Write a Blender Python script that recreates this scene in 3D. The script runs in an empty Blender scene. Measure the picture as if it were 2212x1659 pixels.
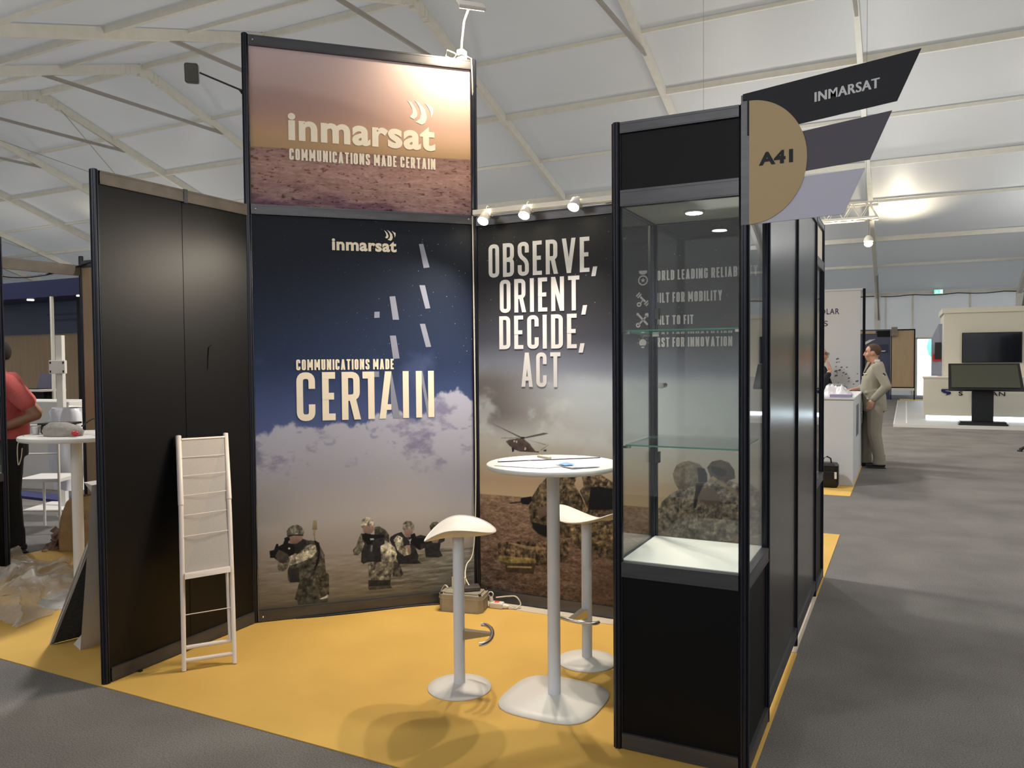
import bpy, bmesh, math, random
import numpy as np
from mathutils import Matrix, Vector, noise
PI = math.pi
S = bpy.context.scene
C = S.collection
random.seed(4)

# ------------------------------------------------------------------ camera
cam_d = bpy.data.cameras.new('camera'); cam = bpy.data.objects.new('camera', cam_d); C.objects.link(cam)
yaw, pit, rol = 0.46558, 0.03183, -0.00782
fwd = Vector((-math.sin(yaw)*math.cos(pit), math.cos(yaw)*math.cos(pit), -math.sin(pit)))
r0 = Vector((math.cos(yaw), math.sin(yaw), 0)); u0 = r0.cross(fwd)
rt = r0*math.cos(rol)+u0*math.sin(rol); up = -r0*math.sin(rol)+u0*math.cos(rol)
mw = Matrix((rt, up, -fwd)).transposed().to_4x4(); mw.translation = Vector((3.489, -2.490, 1.576))
cam.matrix_world = mw
cam_d.sensor_fit = 'HORIZONTAL'; cam_d.sensor_width = 36; cam_d.lens = 36*1692.97/2212
cam_d.clip_start = .05; cam_d.clip_end = 300
S.camera = cam
# ------------------------------------------------------------------ exposure
S.view_settings.view_transform = 'Standard'; S.view_settings.look = 'None'
S.view_settings.exposure = 0.45; S.view_settings.gamma = 1; S.view_settings.use_curve_mapping = False
S.cycles.use_denoising = True
S.cycles.max_bounces = 9; S.cycles.diffuse_bounces = 4; S.cycles.glossy_bounces = 4
S.cycles.transparent_max_bounces = 24; S.cycles.transmission_bounces = 6
S.cycles.sample_clamp_indirect = 4; S.cycles.caustics_reflective = False; S.cycles.caustics_refractive = False
# ------------------------------------------------------------------ daylight outside the tent
W = bpy.data.worlds.new('sky'); S.world = W; W.use_nodes = True
bg = W.node_tree.nodes['Background']; bg.inputs[0].default_value = (.80, .90, 1.0, 1); bg.inputs[1].default_value = 3.0

M = 0.985          # one panel module of the booth system
# ------------------------------------------------------------------ helpers
WM = {}
def lin(c):
    c = [x/255 for x in c[:3]]
    return tuple(x/12.92 if x <= .04045 else ((x+.055)/1.055)**2.4 for x in c)+(1,)
def mat(name, col, rough=.5, metal=0, noise_s=0, noise_a=0, bump=0, spec=.5, emit=None, es=1, stretch=None, coat=0, alpha=None, col2=None, detail=3):
    m = bpy.data.materials.new(name); m.use_nodes = True
    nt = m.node_tree; b = nt.nodes['Principled BSDF']
    c = lin(col)
    b.inputs['Base Color'].default_value = c; b.inputs['Roughness'].default_value = rough
    b.inputs['Metallic'].default_value = metal; b.inputs['Specular IOR Level'].default_value = spec
    if coat: b.inputs['Coat Weight'].default_value = coat; b.inputs['Coat Roughness'].default_value = .1
    if emit: b.inputs['Emission Color'].default_value = lin(emit); b.inputs['Emission Strength'].default_value = es
    if noise_s:
        tc = nt.nodes.new('ShaderNodeTexCoord'); mp = nt.nodes.new('ShaderNodeMapping')
        if stretch: mp.inputs['Scale'].default_value = stretch
        nz = nt.nodes.new('ShaderNodeTexNoise'); nz.inputs['Scale'].default_value = noise_s; nz.inputs['Detail'].default_value = detail
        nt.links.new(tc.outputs['Object'], mp.inputs[0]); nt.links.new(mp.outputs[0], nz.inputs['Vector'])
        if noise_a or col2:
            mx = nt.nodes.new('ShaderNodeMix'); mx.data_type = 'RGBA'
            if col2: d = lin(col2); a0 = c
            else: a0 = tuple(x*(1-noise_a) for x in c[:3])+(1,); d = tuple(min(1, x*(1+noise_a)) for x in c[:3])+(1,)
            mr = nt.nodes.new('ShaderNodeMapRange'); mr.inputs[1].default_value = .3; mr.inputs[2].default_value = .7
            nt.links.new(nz.outputs[0], mr.inputs[0]); nt.links.new(mr.outputs[0], mx.inputs[0])
            mx.inputs[6].default_value = a0; mx.inputs[7].default_value = d
            nt.links.new(mx.outputs[2], b.inputs['Base Color'])
        if bump:
            bp = nt.nodes.new('ShaderNodeBump'); bp.inputs['Strength'].default_value = bump; bp.inputs['Distance'].default_value = .01
            nt.links.new(nz.outputs[0], bp.inputs['Height']); nt.links.new(bp.outputs[0], b.inputs['Normal'])
    return m
def glass_mat(name, tint=(.972, .985, .978), ior=1.5, rough=.0):
    m = bpy.data.materials.new(name); m.use_nodes = True; nt = m.node_tree; nt.nodes.clear()
    o = nt.nodes.new('ShaderNodeOutputMaterial'); mx = nt.nodes.new('ShaderNodeMixShader')
    t = nt.nodes.new('ShaderNodeBsdfTransparent'); t.inputs[0].default_value = (*tint, 1)
    g = nt.nodes.new('ShaderNodeBsdfGlossy'); g.inputs['Roughness'].default_value = rough
    f = nt.nodes.new('ShaderNodeFresnel'); ge = nt.nodes.new('ShaderNodeNewGeometry'); mr = nt.nodes.new('ShaderNodeMapRange')   # same index for both faces of a thin pane
    mr.inputs[3].default_value = ior; mr.inputs[4].default_value = 1/ior; nt.links.new(ge.outputs['Backfacing'], mr.inputs[0]); nt.links.new(mr.outputs[0], f.inputs[0])
    nt.links.new(f.outputs[0], mx.inputs[0]); nt.links.new(t.outputs[0], mx.inputs[1]); nt.links.new(g.outputs[0], mx.inputs[2])
    nt.links.new(mx.outputs[0], o.inputs[0]); return m
def emat(name, col, s):
    m = bpy.data.materials.new(name); m.use_nodes = True; nt = m.node_tree; nt.nodes.clear()
    o = nt.nodes.new('ShaderNodeOutputMaterial'); e = nt.nodes.new('ShaderNodeEmission')
    e.inputs[0].default_value = lin(col); e.inputs[1].default_value = s; nt.links.new(e.outputs[0], o.inputs[0]); return m

class MB:
    """collects shapes and links them as ONE mesh object; T maps its coordinates to the world"""
    def __init__(s, T=None): s.v = []; s.f = []; s.sm = []; s.T = T
    def add(s, v, f, smooth=False):
        n = len(s.v); s.v += [tuple(p) for p in v]; s.f += [tuple(i+n for i in q) for q in f]; s.sm += [smooth]*len(f); return s
    def box(s, x0, x1, y0, y1, z0, z1, bev=0):
        if bev:
            b = bev; v = []; f = []
            pr = [(x0+b, y0), (x1-b, y0), (x1, y0+b), (x1, y1-b), (x1-b, y1), (x0+b, y1), (x0, y1-b), (x0, y0+b)]
            cx, cy = (x0+x1)/2, (y0+y1)/2
            for z, k in ((z0, 1), (z0+b, 0), (z1-b, 0), (z1, 1)):
                for x, y in pr:
                    if k: x += b*(1 if x < cx else -1)*.6; y += b*(1 if y < cy else -1)*.6
                    v.append((x, y, z))
            for i in range(3):
                for j in range(8): f.append((i*8+j, i*8+(j+1) % 8, i*8+8+(j+1) % 8, i*8+8+j))
            f.append(tuple(range(7, -1, -1))); f.append(tuple(range(24, 32)))
            return s.add(v, f)
        v = [(x, y, z) for z in (z0, z1) for y in (y0, y1) for x in (x0, x1)]
        return s.add(v, [(0, 2, 3, 1), (4, 5, 7, 6), (0, 1, 5, 4), (2, 6, 7, 3), (0, 4, 6, 2), (1, 3, 7, 5)])
    def beam(s, a, b, w, h, upv=(0, 0, 1)):
        a = Vector(a); b = Vector(b); d = (b-a).normalized(); x = d.cross(Vector(upv)).normalized(); z = x.cross(d)
        v = []
        for p in (a, b):
            for i, j in ((-1, -1), (1, -1), (1, 1), (-1, 1)): v.append(p+x*(i*w/2)+z*(j*h/2))
        return s.add(v, [(3, 2, 1, 0), (4, 5, 6, 7), (0, 1, 5, 4), (1, 2, 6, 5), (2, 3, 7, 6), (3, 0, 4, 7)])
    def tube(s, pts, r, n=10, cap=True):
        P = [Vector(p) for p in pts]; R = r if isinstance(r, (list, tuple)) else [r]*len(P)
        v = []; prev = None
        for i, p in enumerate(P):
            d = (P[min(i+1, len(P)-1)]-P[max(i-1, 0)]).normalized()
            a = prev if prev is not None else (Vector((0, 0, 1)) if abs(d.z) < .9 else Vector((1, 0, 0)))
            x = a.cross(d)
            if x.length < 1e-5: x = d.orthogonal()
            x.normalize(); y = d.cross(x).normalized(); prev = y.cross(d) if False else a
            for k in range(n):
                t = 2*PI*k/n; v.append(p+(x*math.cos(t)+y*math.sin(t))*R[i])
        f = [(i*n+k, i*n+(k+1) % n, (i+1)*n+(k+1) % n, (i+1)*n+k) for i in range(len(P)-1) for k in range(n)]
        s.add(v, f, True)
        if cap: s.add(v[:n], [tuple(range(n-1, -1, -1))]); s.add(v[-n:], [tuple(range(n))])
        return s
    def lathe(s, prof, c=(0, 0, 0), n=40, smooth=True):
        v = [(c[0]+r*math.cos(2*PI*k/n), c[1]+r*math.sin(2*PI*k/n), c[2]+z) for r, z in prof for k in range(n)]
        f = [(i*n+k, i*n+(k+1) % n, (i+1)*n+(k+1) % n, (i+1)*n+k) for i in range(len(prof)-1) for k in range(n)]
        s.add(v, f, smooth); s.add(v[:n], [tuple(range(n-1, -1, -1))]); s.add(v[-n:], [tuple(range(n))]); return s
    def prism(s, poly, z0, z1, smooth=False):
        n = len(poly); v = [(x, y, z0) for x, y in poly]+[(x, y, z1) for x, y in poly]
        s.add(v, [(i, (i+1) % n, n+(i+1) % n, n+i) for i in range(n)], smooth)
        return s.add(v, [tuple(range(n-1, -1, -1)), tuple(range(n, 2*n))])
    def slab(s, poly, y0, y1):      # polygon in the x-z plane, thick in y
        n = len(poly); v = [(x, y0, z) for x, z in poly]+[(x, y1, z) for x, z in poly]
        return s.add(v, [(i, (i+1) % n, n+(i+1) % n, n+i) for i in range(n)]+[tuple(range(n-1, -1, -1)), tuple(range(n, 2*n))])
    def quad(s, *p): return s.add(p, [tuple(range(len(p)))])
    def sphere(s, c, r, n=12, sc=(1, 1, 1)):
        prof = []; v = []
        for i in range(n+1):
            t = PI*i/n
            for k in range(2*n):
                a = PI*k/n; v.append((c[0]+r*sc[0]*math.sin(t)*math.cos(a), c[1]+r*sc[1]*math.sin(t)*math.sin(a), c[2]-r*sc[2]*math.cos(t)))
        m = 2*n
        return s.add(v, [(i*m+k, i*m+(k+1) % m, (i+1)*m+(k+1) % m, (i+1)*m+k) for i in range(n) for k in range(m)], True)
    def loft(s, rings, n=20, smooth=True):   # rings: (cx, cy, cz, rx, ry)
        v = [(cx+rx*math.cos(2*PI*k/n), cy+ry*math.sin(2*PI*k/n), cz) for cx, cy, cz, rx, ry in rings for k in range(n)]
        f = [(i*n+k, i*n+(k+1) % n, (i+1)*n+(k+1) % n, (i+1)*n+k) for i in range(len(rings)-1) for k in range(n)]
        s.add(v, f, smooth); s.add(v[:n], [tuple(range(n-1, -1, -1))]); s.add(v[-n:], [tuple(range(n))]); return s
    def pieces(s, name, m, parent=None, local=False, **kw):   # every separate piece becomes an object of its own
        par = list(range(len(s.v)))
        def find(a):
            while par[a] != a: par[a] = par[par[a]]; a = par[a]
            return a
        key = {}
        for i, p in enumerate(s.v):
            k = tuple(round(c, 5) for c in p)
            if k in key: par[find(i)] = find(key[k])
            else: key[k] = i
        for q in s.f:
            for a in q[1:]: par[find(a)] = find(q[0])
        gr = {}
        for i, q in enumerate(s.f): gr.setdefault(find(q[0]), []).append(i)
        out = []
        for fs in gr.values():
            ids = sorted({a for i in fs for a in s.f[i]}); mp = {a: j for j, a in enumerate(ids)}
            b = MB(s.T); b.v = [s.v[a] for a in ids]; b.f = [tuple(mp[a] for a in s.f[i]) for i in fs]; b.sm = [s.sm[i] for i in fs]
            out.append(b.build(name, m, parent, local, **kw))
        return out
    def build(s, name, m, parent=None, local=False, **kw):
        me = bpy.data.meshes.new(name)
        V = [Vector(p) for p in s.v]
        if s.T is not None: V = [s.T @ p for p in V]
        if parent is not None and not local:
            inv = WM.get(parent.name, Matrix()).inverted(); V = [inv @ p for p in V]
        me.from_pydata(V, [], s.f); me.polygons.foreach_set('use_smooth', s.sm)
        if m: me.materials.append(m)
        me.update()
        o = bpy.data.objects.new(name, me); C.objects.link(o)
        if parent is not None: o.parent = parent; WM[o.name] = WM.get(parent.name, Matrix())
        else: WM[o.name] = Matrix()
        for k, x in kw.items(): o[k] = x
        return o
def thing(name, label, cat, loc=(0, 0, 0), rz=0, group=None):
    o = bpy.data.objects.new(name, None); C.objects.link(o); o.location = loc; o.rotation_euler = (0, 0, rz); o.empty_display_size = .1
    o['label'] = label; o['category'] = cat
    if group: o['group'] = group
    WM[o.name] = Matrix.Translation(loc) @ Matrix.Rotation(rz, 4, 'Z'); return o
def copy_tree(o, parent=None):
    c = o.copy(); C.objects.link(c); c.parent = parent; WM[c.name] = WM.get(o.name, Matrix())
    for ch in [x for x in bpy.data.objects if x.parent == o]: copy_tree(ch, c)
    return c
def frame(o, u, v): # right handed frame: u, v, z
    m = Matrix.Identity(4)
    for i in range(3): m[i][0] = u[i]; m[i][1] = v[i]; m[i][3] = o[i]
    return m

# ------------------------------------------------------------------ condensed capitals as flat vinyl shapes
TW = .125
def _path(pts, t, closed=False, rad=.13, sharp=()):
    P = []; n = len(pts)
    for i, p in enumerate(pts):
        if (not closed and i in (0, n-1)) or i in sharp: P.append(Vector(p)); continue
        a = Vector(pts[i-1]); b = Vector(p); c = Vector(pts[(i+1) % n])
        r = min(rad, (a-b).length*.49, (c-b).length*.49); p0 = b+(a-b).normalized()*r; p1 = b+(c-b).normalized()*r
        for k in range(6):
            s = k/5; P.append(p0*(1-s)**2+b*2*s*(1-s)+p1*s*s)
    m = len(P); L = []; R = []
    for i in range(m):
        if closed: d0 = (P[i]-P[i-1]).normalized(); d1 = (P[(i+1) % m]-P[i]).normalized()
        else:
            d0 = (P[i]-P[i-1]).normalized() if i else (P[1]-P[0]).normalized()
            d1 = (P[i+1]-P[i]).normalized() if i < m-1 else d0
        n0 = Vector((-d0.y, d0.x)); n1 = Vector((-d1.y, d1.x)); nn = (n0+n1).normalized(); k = t/2/max(.4, nn.dot(n0))
        L.append(P[i]+nn*k); R.append(P[i]-nn*k)
    q = []
    for i in range(m if closed else m-1):
        j = (i+1) % m; q.append((R[i], R[j], L[j], L[i])+(() if i else (1,)))
    return q
def _diag(x0, y0, x1, y1, w): return [(Vector((x0, y0)), Vector((x0+w, y0)), Vector((x1+w, y1)), Vector((x1, y1)), 1)]
def _rect(x0, y0, x1, y1): return [(Vector((x0, y0)), Vector((x1, y0)), Vector((x1, y1)), Vector((x0, y1)), 1)]
GW = dict(O=.33, B=.34, S=.335, E=.27, R=.355, V=.39, D=.335, C=.335, I=.125, N=.37, T=.32, A=.37, U=.33, L=.26, M=.46, F=.26, G=.34, W=.53, Y=.37)
def glyph(ch, w=None, t=TW):
    w = w or GW.get(ch, .3); h = t/2
    if ch == 'I': return _rect(0, 0, t, 1)
    if ch == 'O': return _path([(h, h), (h, 1-h), (w-h, 1-h), (w-h, h)], t, True)
    if ch == 'C': return _path([(w-h, .66), (w-h, 1-h), (h, 1-h), (h, h), (w-h, h), (w-h, .34)], t)
    if ch == 'G': return _path([(w-h, .68), (w-h, 1-h), (h, 1-h), (h, h), (w-h, h), (w-h, .5), (w*.55, .5)], t, sharp=(5,))
    if ch == 'U': return _path([(h, 1), (h, h), (w-h, h), (w-h, 1)], t)
    if ch == 'S': return _path([(w-h, .68), (w-h, 1-h), (h, 1-h), (h, .6), (w-h, .42), (w-h, h), (h, h), (h, .32)], t)
    if ch == 'D': return _path([(h, h), (h, 1-h), (w-h, 1-h), (w-h, h)], t, True, sharp=(0, 1))
    if ch == 'B': return _path([(h, .5), (h, 1-h), (w-h, 1-h), (w-h, .53)], t, True, sharp=(0, 1))+_path([(h, h), (h, .5), (w-h, .5), (w-h, h)], t, True, sharp=(0, 1))
    if ch == 'R': return _path([(h, .46), (h, 1-h), (w-h*1.3, 1-h), (w-h*1.3, .46)], t, True, sharp=(0, 1))+_rect(0, 0, t, 1)+_diag(w-t*1.05, 0, w*.38, .46, t*1.05)
    if ch == 'L': return _rect(0, 0, t, 1)+_rect(0, 0, w, t)
    if ch == 'E': return _rect(0, 0, t, 1)+_rect(0, 0, w, t)+_rect(0, 1-t, w, 1)+_rect(0, .5-h, w*.9, .5+h)
    if ch == 'F': return _rect(0, 0, t, 1)+_rect(0, 1-t, w, 1)+_rect(0, .5-h, w*.9, .5+h)
    if ch == 'T': return _rect(0, 1-t, w, 1)+_rect(w/2-h, 0, w/2+h, 1)
    if ch == 'N': return _rect(0, 0, t, 1)+_rect(w-t, 0, w, 1)+_diag(w-t, 0, 0, 1, t)
    if ch == 'M': return _rect(0, 0, t, 1)+_rect(w-t, 0, w, 1)+_diag(w/2-h, .25, 0, 1, t)+_diag(w/2-h, .25, w-t, 1, t)
    if ch == 'A': return _diag(0, 0, w/2-h*1.1, 1, t*1.05)+_diag(w-t, 0, w/2-h*.9, 1, t)+_rect(w*.2, .18, w*.8, .3)
    if ch == 'V': return _diag(w/2-h, 0, 0, 1, t)+_diag(w/2-h, 0, w-t, 1, t)
    if ch == 'W': return _diag(w*.27-h, 0, 0, 1, t)+_diag(w*.27-h, 0, w/2-h, 1, t)+_diag(w*.73-h, 0, w/2-h, 1, t)+_diag(w*.73-h, 0, w-t, 1, t)
    if ch == 'Y': return _diag(w/2-h, .4, 0, 1, t)+_diag(w/2-h, .4, w-t, 1, t)+_rect(w/2-h, 0, w/2+h, .45)
    if ch == ',': return _diag(.03, -.13, .08, .14, t)
    return []
def cond(mb, txt, u0, u1, z0, z1, y, gap=.105, t=TW):
    xs = []; x = 0
    for ch in txt:
        xs.append(x); x += (.19 if ch == ' ' else GW.get(ch, .2)+gap)
    tot = x-gap-(GW.get(txt[-1], .2)+gap if txt[-1] == ',' else 0)
    k = (u1-u0)/tot; hh = z1-z0
    for ch, x in zip(txt, xs):
        if ch == ',': x -= gap*.85
        ly = 0
        for q in glyph(ch, t=t):
            ly += len(q) == 5; mb.add([(u0+(x+p.x)*k, y-.00025*ly, z0+p.y*hh) for p in q[:4]], [(0, 1, 2, 3)])
def font_mesh(txt, x0, x1, z0, z1, y, mb, bold=.0, space=1.0, thick=0, cap=None):
    """the built-in font, fitted to a box; y is the depth"""
    cu = bpy.data.curves.new('t', 'FONT'); cu.body = txt; cu.size = 1; cu.offset = bold; cu.space_character = space; cu.resolution_u = 4
    o = bpy.data.objects.new('t', cu); C.objects.link(o)
    me = bpy.data.meshes.new_from_object(o.evaluated_get(bpy.context.evaluated_depsgraph_get()))
    vs = [v.co.copy() for v in me.vertices]; fs = [tuple(p.vertices) for p in me.polygons]
    bpy.data.objects.remove(o); bpy.data.curves.remove(cu); bpy.data.meshes.remove(me)
    a0 = min(v.x for v in vs); a1 = max(v.x for v in vs); b0 = min(v.y for v in vs); b1 = max(v.y for v in vs)
    mb.add([(x0+(v.x-a0)/(a1-a0)*(x1-x0), y, z0+(v.y-b0)/(b1-b0)*(z1-z0)) for v in vs], fs)

# ------------------------------------------------------------------ printed pictures: colours laid on a fine grid
def vnoise(X, Y, seed, oct=4, gain=.5):
    rng = np.random.RandomState(seed); out = np.zeros_like(X); amp = 1; tot = 0; f = 1
    for o in range(oct):
        G = rng.rand(64, 64); x = X*f; y = Y*f; xi = np.floor(x).astype(int); yi = np.floor(y).astype(int); fx = x-xi; fy = y-yi
        fx = fx*fx*(3-2*fx); fy = fy*fy*(3-2*fy)
        a = G[yi % 64, xi % 64]; b = G[yi % 64, (xi+1) % 64]; c = G[(yi+1) % 64, xi % 64]; d = G[(yi+1) % 64, (xi+1) % 64]
        out += amp*((a*(1-fx)+b*fx)*(1-fy)+(c*(1-fx)+d*fx)*fy); tot += amp; amp *= gain; f *= 2.03
    return out/tot
def sst(a, b, x): t = np.clip((x-a)/(b-a), 0, 1); return t*t*(3-2*t)
def blend(img, col, m): 
    col = np.asarray(col, float)
    img += (col-img)*m[..., None]
def polymask(U, Z, pts):
    res = abs(U[0, 1]-U[0, 0]); acc = np.zeros(U.shape); P = np.array(pts, float)/1000
    x0, y0 = P.min(0)-.01; x1, y1 = P.max(0)+.01
    ii = np.where((Z[:, 0] >= y0) & (Z[:, 0] <= y1))[0]; jj = np.where((U[0] >= x0) & (U[0] <= x1))[0]
    if not len(ii) or not len(jj): return acc
    sl = (slice(ii[0], ii[-1]+1), slice(jj[0], jj[-1]+1))
    for du, dz in ((-.25, -.25), (.25, -.25), (-.25, .25), (.25, .25)):
        X = U[sl]+du*res; Y = Z[sl]+dz*res; ins = np.zeros(X.shape, bool); n = len(P)
        for i in range(n):
            xa, ya = P[i]; xb, yb = P[i-1]
            if ya == yb: continue
            c = ((ya > Y) != (yb > Y)) & (X < (xb-xa)*(Y-ya)/(yb-ya)+xa); ins ^= c
        acc[sl] += ins*.25
    return acc
def grad(Z, stops):
    zs = [s[0] for s in stops]; return np.stack([np.interp(Z, zs, [s[1][k] for s in stops]) for k in range(3)], -1)
def print_mesh(name, T, u0, u1, z0, z1, res, paint, gain, m, parent, y=-.0005):
    nu = int(round((u1-u0)/res))+1; nz = int(round((z1-z0)/res))+1
    U, Z = np.meshgrid(np.linspace(u0, u1, nu), np.linspace(z0, z1, nz))
    img = paint(U, Z); c = np.clip(img/255, 0, 1); c = np.where(c <= .04045, c/12.92, ((c+.055)/1.055)**2.4)*np.array(gain); c = np.clip(c, 0, .95)
    P = np.stack([U.ravel(), np.full(U.size, y), Z.ravel(), np.ones(U.size)], -1)
    Tm = np.array(WM[parent.name].inverted() @ T); co = (P @ Tm.T)[:, :3]
    me = bpy.data.meshes.new(name); me.vertices.add(nu*nz); me.vertices.foreach_set('co', co.ravel().astype(np.float32))
    i = (np.arange(nz-1)[:, None]*nu+np.arange(nu-1)[None]).ravel(); q = np.stack([i, i+1, i+1+nu, i+nu], -1)
    me.loops.add(q.size); me.loops.foreach_set('vertex_index', q.ravel().astype(np.int32))
    me.polygons.add(len(q)); me.polygons.foreach_set('loop_start', np.arange(0, q.size, 4, dtype=np.int32))
    me.update(calc_edges=True)
    at = me.color_attributes.new('print', 'FLOAT_COLOR', 'POINT')
    at.data.foreach_set('color', np.concatenate([c.reshape(-1, 3), np.ones((c.size//3, 1))], 1).ravel().astype(np.float32))
    me.materials.append(m); o = bpy.data.objects.new(name, me); C.objects.link(o); o.parent = parent; WM[o.name] = WM[parent.name]; return o
def print_mat(name, rough=.35, spec=.35):
    m = bpy.data.materials.new(name); m.use_nodes = True; nt = m.node_tree; b = nt.nodes['Principled BSDF']
    a = nt.nodes.new('ShaderNodeAttribute'); a.attribute_name = 'print'; nt.links.new(a.outputs['Color'], b.inputs['Base Color'])
    b.inputs['Roughness'].default_value = rough; b.inputs['Specular IOR Level'].default_value = spec; return m

# ------------------------------------------------------------------ bodies and clothes: one continuous skin from overlapping volumes
def limb(mb, p0, r0, p1, r1, n=12, k=5):
    P = [Vector(p0), Vector(p1)]; d = (P[1]-P[0]); L = d.length; d.normalize(); pts = []; R = []
    for i in range(k): a = PI/2*(i+.3)/k; pts.append(P[0]-d*r0*math.cos(a)); R.append(r0*math.sin(a))
    for i in range(4): t = i/3; pts.append(P[0].lerp(P[1], t)); R.append(r0+(r1-r0)*t)
    for i in range(k-1, -1, -1): a = PI/2*(i+.3)/k; pts.append(P[1]+d*r1*math.cos(a)); R.append(r1*math.sin(a))
    return mb.tube(pts, R, n)
def skin(mb, name, m, parent, voxel=.012, smooth=4, **kw):
    o = mb.build('tmp', m, parent)
    for p in o.data.polygons: p.use_smooth = True
    r = o.modifiers.new('r', 'REMESH'); r.mode = 'VOXEL'; r.voxel_size = voxel; r.use_smooth_shade = True
    s = o.modifiers.new('s', 'SMOOTH'); s.factor = .6; s.iterations = smooth
    me = bpy.data.meshes.new_from_object(o.evaluated_get(bpy.context.evaluated_depsgraph_get()))
    old = o.data; bpy.data.objects.remove(o); bpy.data.meshes.remove(old)
    me.name = name; o = bpy.data.objects.new(name, me); C.objects.link(o); o.parent = parent; WM[o.name] = WM[parent.name]
    if not me.materials: me.materials.append(m)
    for k, x in kw.items(): o[k] = x
    return o
def hand(mb, w, d, n, r=.011):
    """palm and five curled fingers: w wrist, d pointing along the hand, n the palm's normal"""
    w = Vector(w); d = Vector(d).normalized(); n = Vector(n).normalized(); s = d.cross(n).normalized()
    limb(mb, w, .026, w+d*.03, .028); 
    for k in (-1, 0, 1): limb(mb, w+d*.02+s*.02*k, .018, w+d*.085+s*.024*k, .015, 8, 3)
    for i, L in enumerate((.07, .08, .075, .058)):
        b = w+d*.09+s*(-.033+.022*i); c = b+d*L*.5+n*L*.12; e = c+d*L*.3+n*L*.35
        limb(mb, b-d*.015, r, c, r*.95, 8, 3); limb(mb, c, r*.95, e, r*.8, 8, 3)
    b = w+d*.03-s*.03; c = b+d*.035-s*.025+n*.01; e = c+d*.03-s*.004+n*.02
    limb(mb, b, r*1.3, c, r*1.1, 8, 3); limb(mb, c, r*1.1, e, r*.85, 8, 3)
def head(mb, c, r=.1):
    """skull, jaw, nose, lips, brow and ears; the face looks along +x"""
    x, y, z = c
    mb.sphere((x-.01, y, z+.02), r, 12, (1.0, .8, 1.02)); mb.sphere((x+.018, y, z-.045), r*.74, 10, (1.0, .78, 1.0))
    mb.sphere((x+.045, y, z-.1), r*.3, 8, (1, 1.1, .8))
    limb(mb, (x+.085, y, z+.018), .011, (x+.108, y, z-.028), .015, 8, 3)
    mb.sphere((x+.082, y, z-.062), .016, 8, (1, 1.7, .9))
    for s in (-1, 1):
        mb.sphere((x-.005, y+s*.082, z-.008), .03, 8, (.8, .35, 1.1))
        mb.sphere((x+.072, y+s*.033, z+.034), .018, 8, (1, 1.3, .6)); mb.sphere((x+.06, y+s*.045, z-.03), .03, 8)
    limb(mb, (x-.01, y, z-.04), .058, (x-.03, y, z-.17), .062)
# ------------------------------------------------------------------ materials
m_carpet = mat('grey_needle_carpet', (112, 109, 106), .95, noise_s=160, noise_a=.35, bump=.25, spec=.1)
def _carpet2():
    nt = m_carpet.node_tree; b = nt.nodes['Principled BSDF']; src = b.inputs['Base Color'].links[0].from_socket
    n = nt.nodes.new('ShaderNodeTexNoise'); n.inputs['Scale'].default_value = 1.6; n.inputs['Detail'].default_value = 4
    tc = [x for x in nt.nodes if x.type == 'TEX_COORD'][0]; nt.links.new(tc.outputs['Object'], n.inputs['Vector'])
    mr = nt.nodes.new('ShaderNodeMapRange'); mr.inputs[1].default_value = .3; mr.inputs[2].default_value = .7; mr.inputs[3].default_value = .82; mr.inputs[4].default_value = 1.15
    nt.links.new(n.outputs[0], mr.inputs[0]); v = nt.nodes.new('ShaderNodeVectorMath'); v.operation = 'SCALE'
    nt.links.new(src, v.inputs[0]); nt.links.new(mr.outputs[0], v.inputs['Scale']); nt.links.new(v.outputs[0], b.inputs['Base Color'])
_carpet2()
m_yellow = mat('ochre_carpet', (208, 168, 88), .8, noise_s=2.2, noise_a=.06, bump=0, spec=.25)
m_beige = mat('beige_floor', (196, 184, 166), .8, noise_s=5, noise_a=.06)
m_black = mat('black_laminate', (13, 13, 15), .36, spec=.26); m_black2 = mat('glossy_black_laminate', (18, 18, 18), .2, spec=.68)
m_blackm = mat('matt_black_panel', (5, 6, 9), .5, spec=.2)
m_post = mat('dark_anodised_post', (44, 46, 56), .32, metal=.55, spec=.5)
m_rail = mat('dark_anodised_rail', (84, 84, 88), .38, metal=.6, noise_s=6, noise_a=.12, stretch=(1, 1, 6))
m_rail2 = mat('worn_rail', (118, 110, 100), .42, metal=.5, noise_s=9, noise_a=.15)
m_white = mat('white_lacquer', (216, 213, 208), .42, spec=.4)
m_pole = mat('pale_grey_lacquer', (216, 222, 232), .4, spec=.4)
m_ral = mat('warm_white_steel', (222, 212, 204), .4)
m_chrome = mat('brushed_steel', (196, 192, 186), .28, metal=1)
m_glass = glass_mat('clear_glass')
m_edge = mat('green_glass_edge', (70, 140, 120), .15, spec=.6)
m_perf = mat('perforated_white_sheet', (164, 158, 152), .6, noise_s=400, noise_a=.12)
m_alu = mat('tent_aluminium', (232, 228, 216), .55, metal=.1, noise_s=5, noise_a=.04)
m_alud = mat('dull_tie_bar', (165, 160, 152), .5, metal=.1)
m_wood = mat('beige_wood_panel', (178, 152, 120), .5, noise_s=3, noise_a=.06, stretch=(6, 6, .4))
m_navy = mat('navy_panel', (16, 26, 96), .4); m_navy2 = mat('deep_navy_panel', (12, 20, 70), .4)
m_steel = mat('slate_panel', (52, 60, 92), .35)
m_wwall = mat('white_booth_wall', (203, 205, 208), .55)
m_vinyl = mat('cream_vinyl', (236, 226, 206), .5); m_vinyl2 = mat('silver_vinyl', (205, 205, 208), .5)
m_ghost = mat('translucent_grey_print', (134, 138, 156), .4)
m_cable = mat('white_cable', (205, 198, 186), .45); m_bcable = mat('black_cable', (14, 14, 14), .5)
m_blk = mat('black_plastic', (14, 14, 16), .4); m_grybox = mat('grey_junction_plastic', (150, 142, 126), .55, noise_s=14, noise_a=.12)

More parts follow.
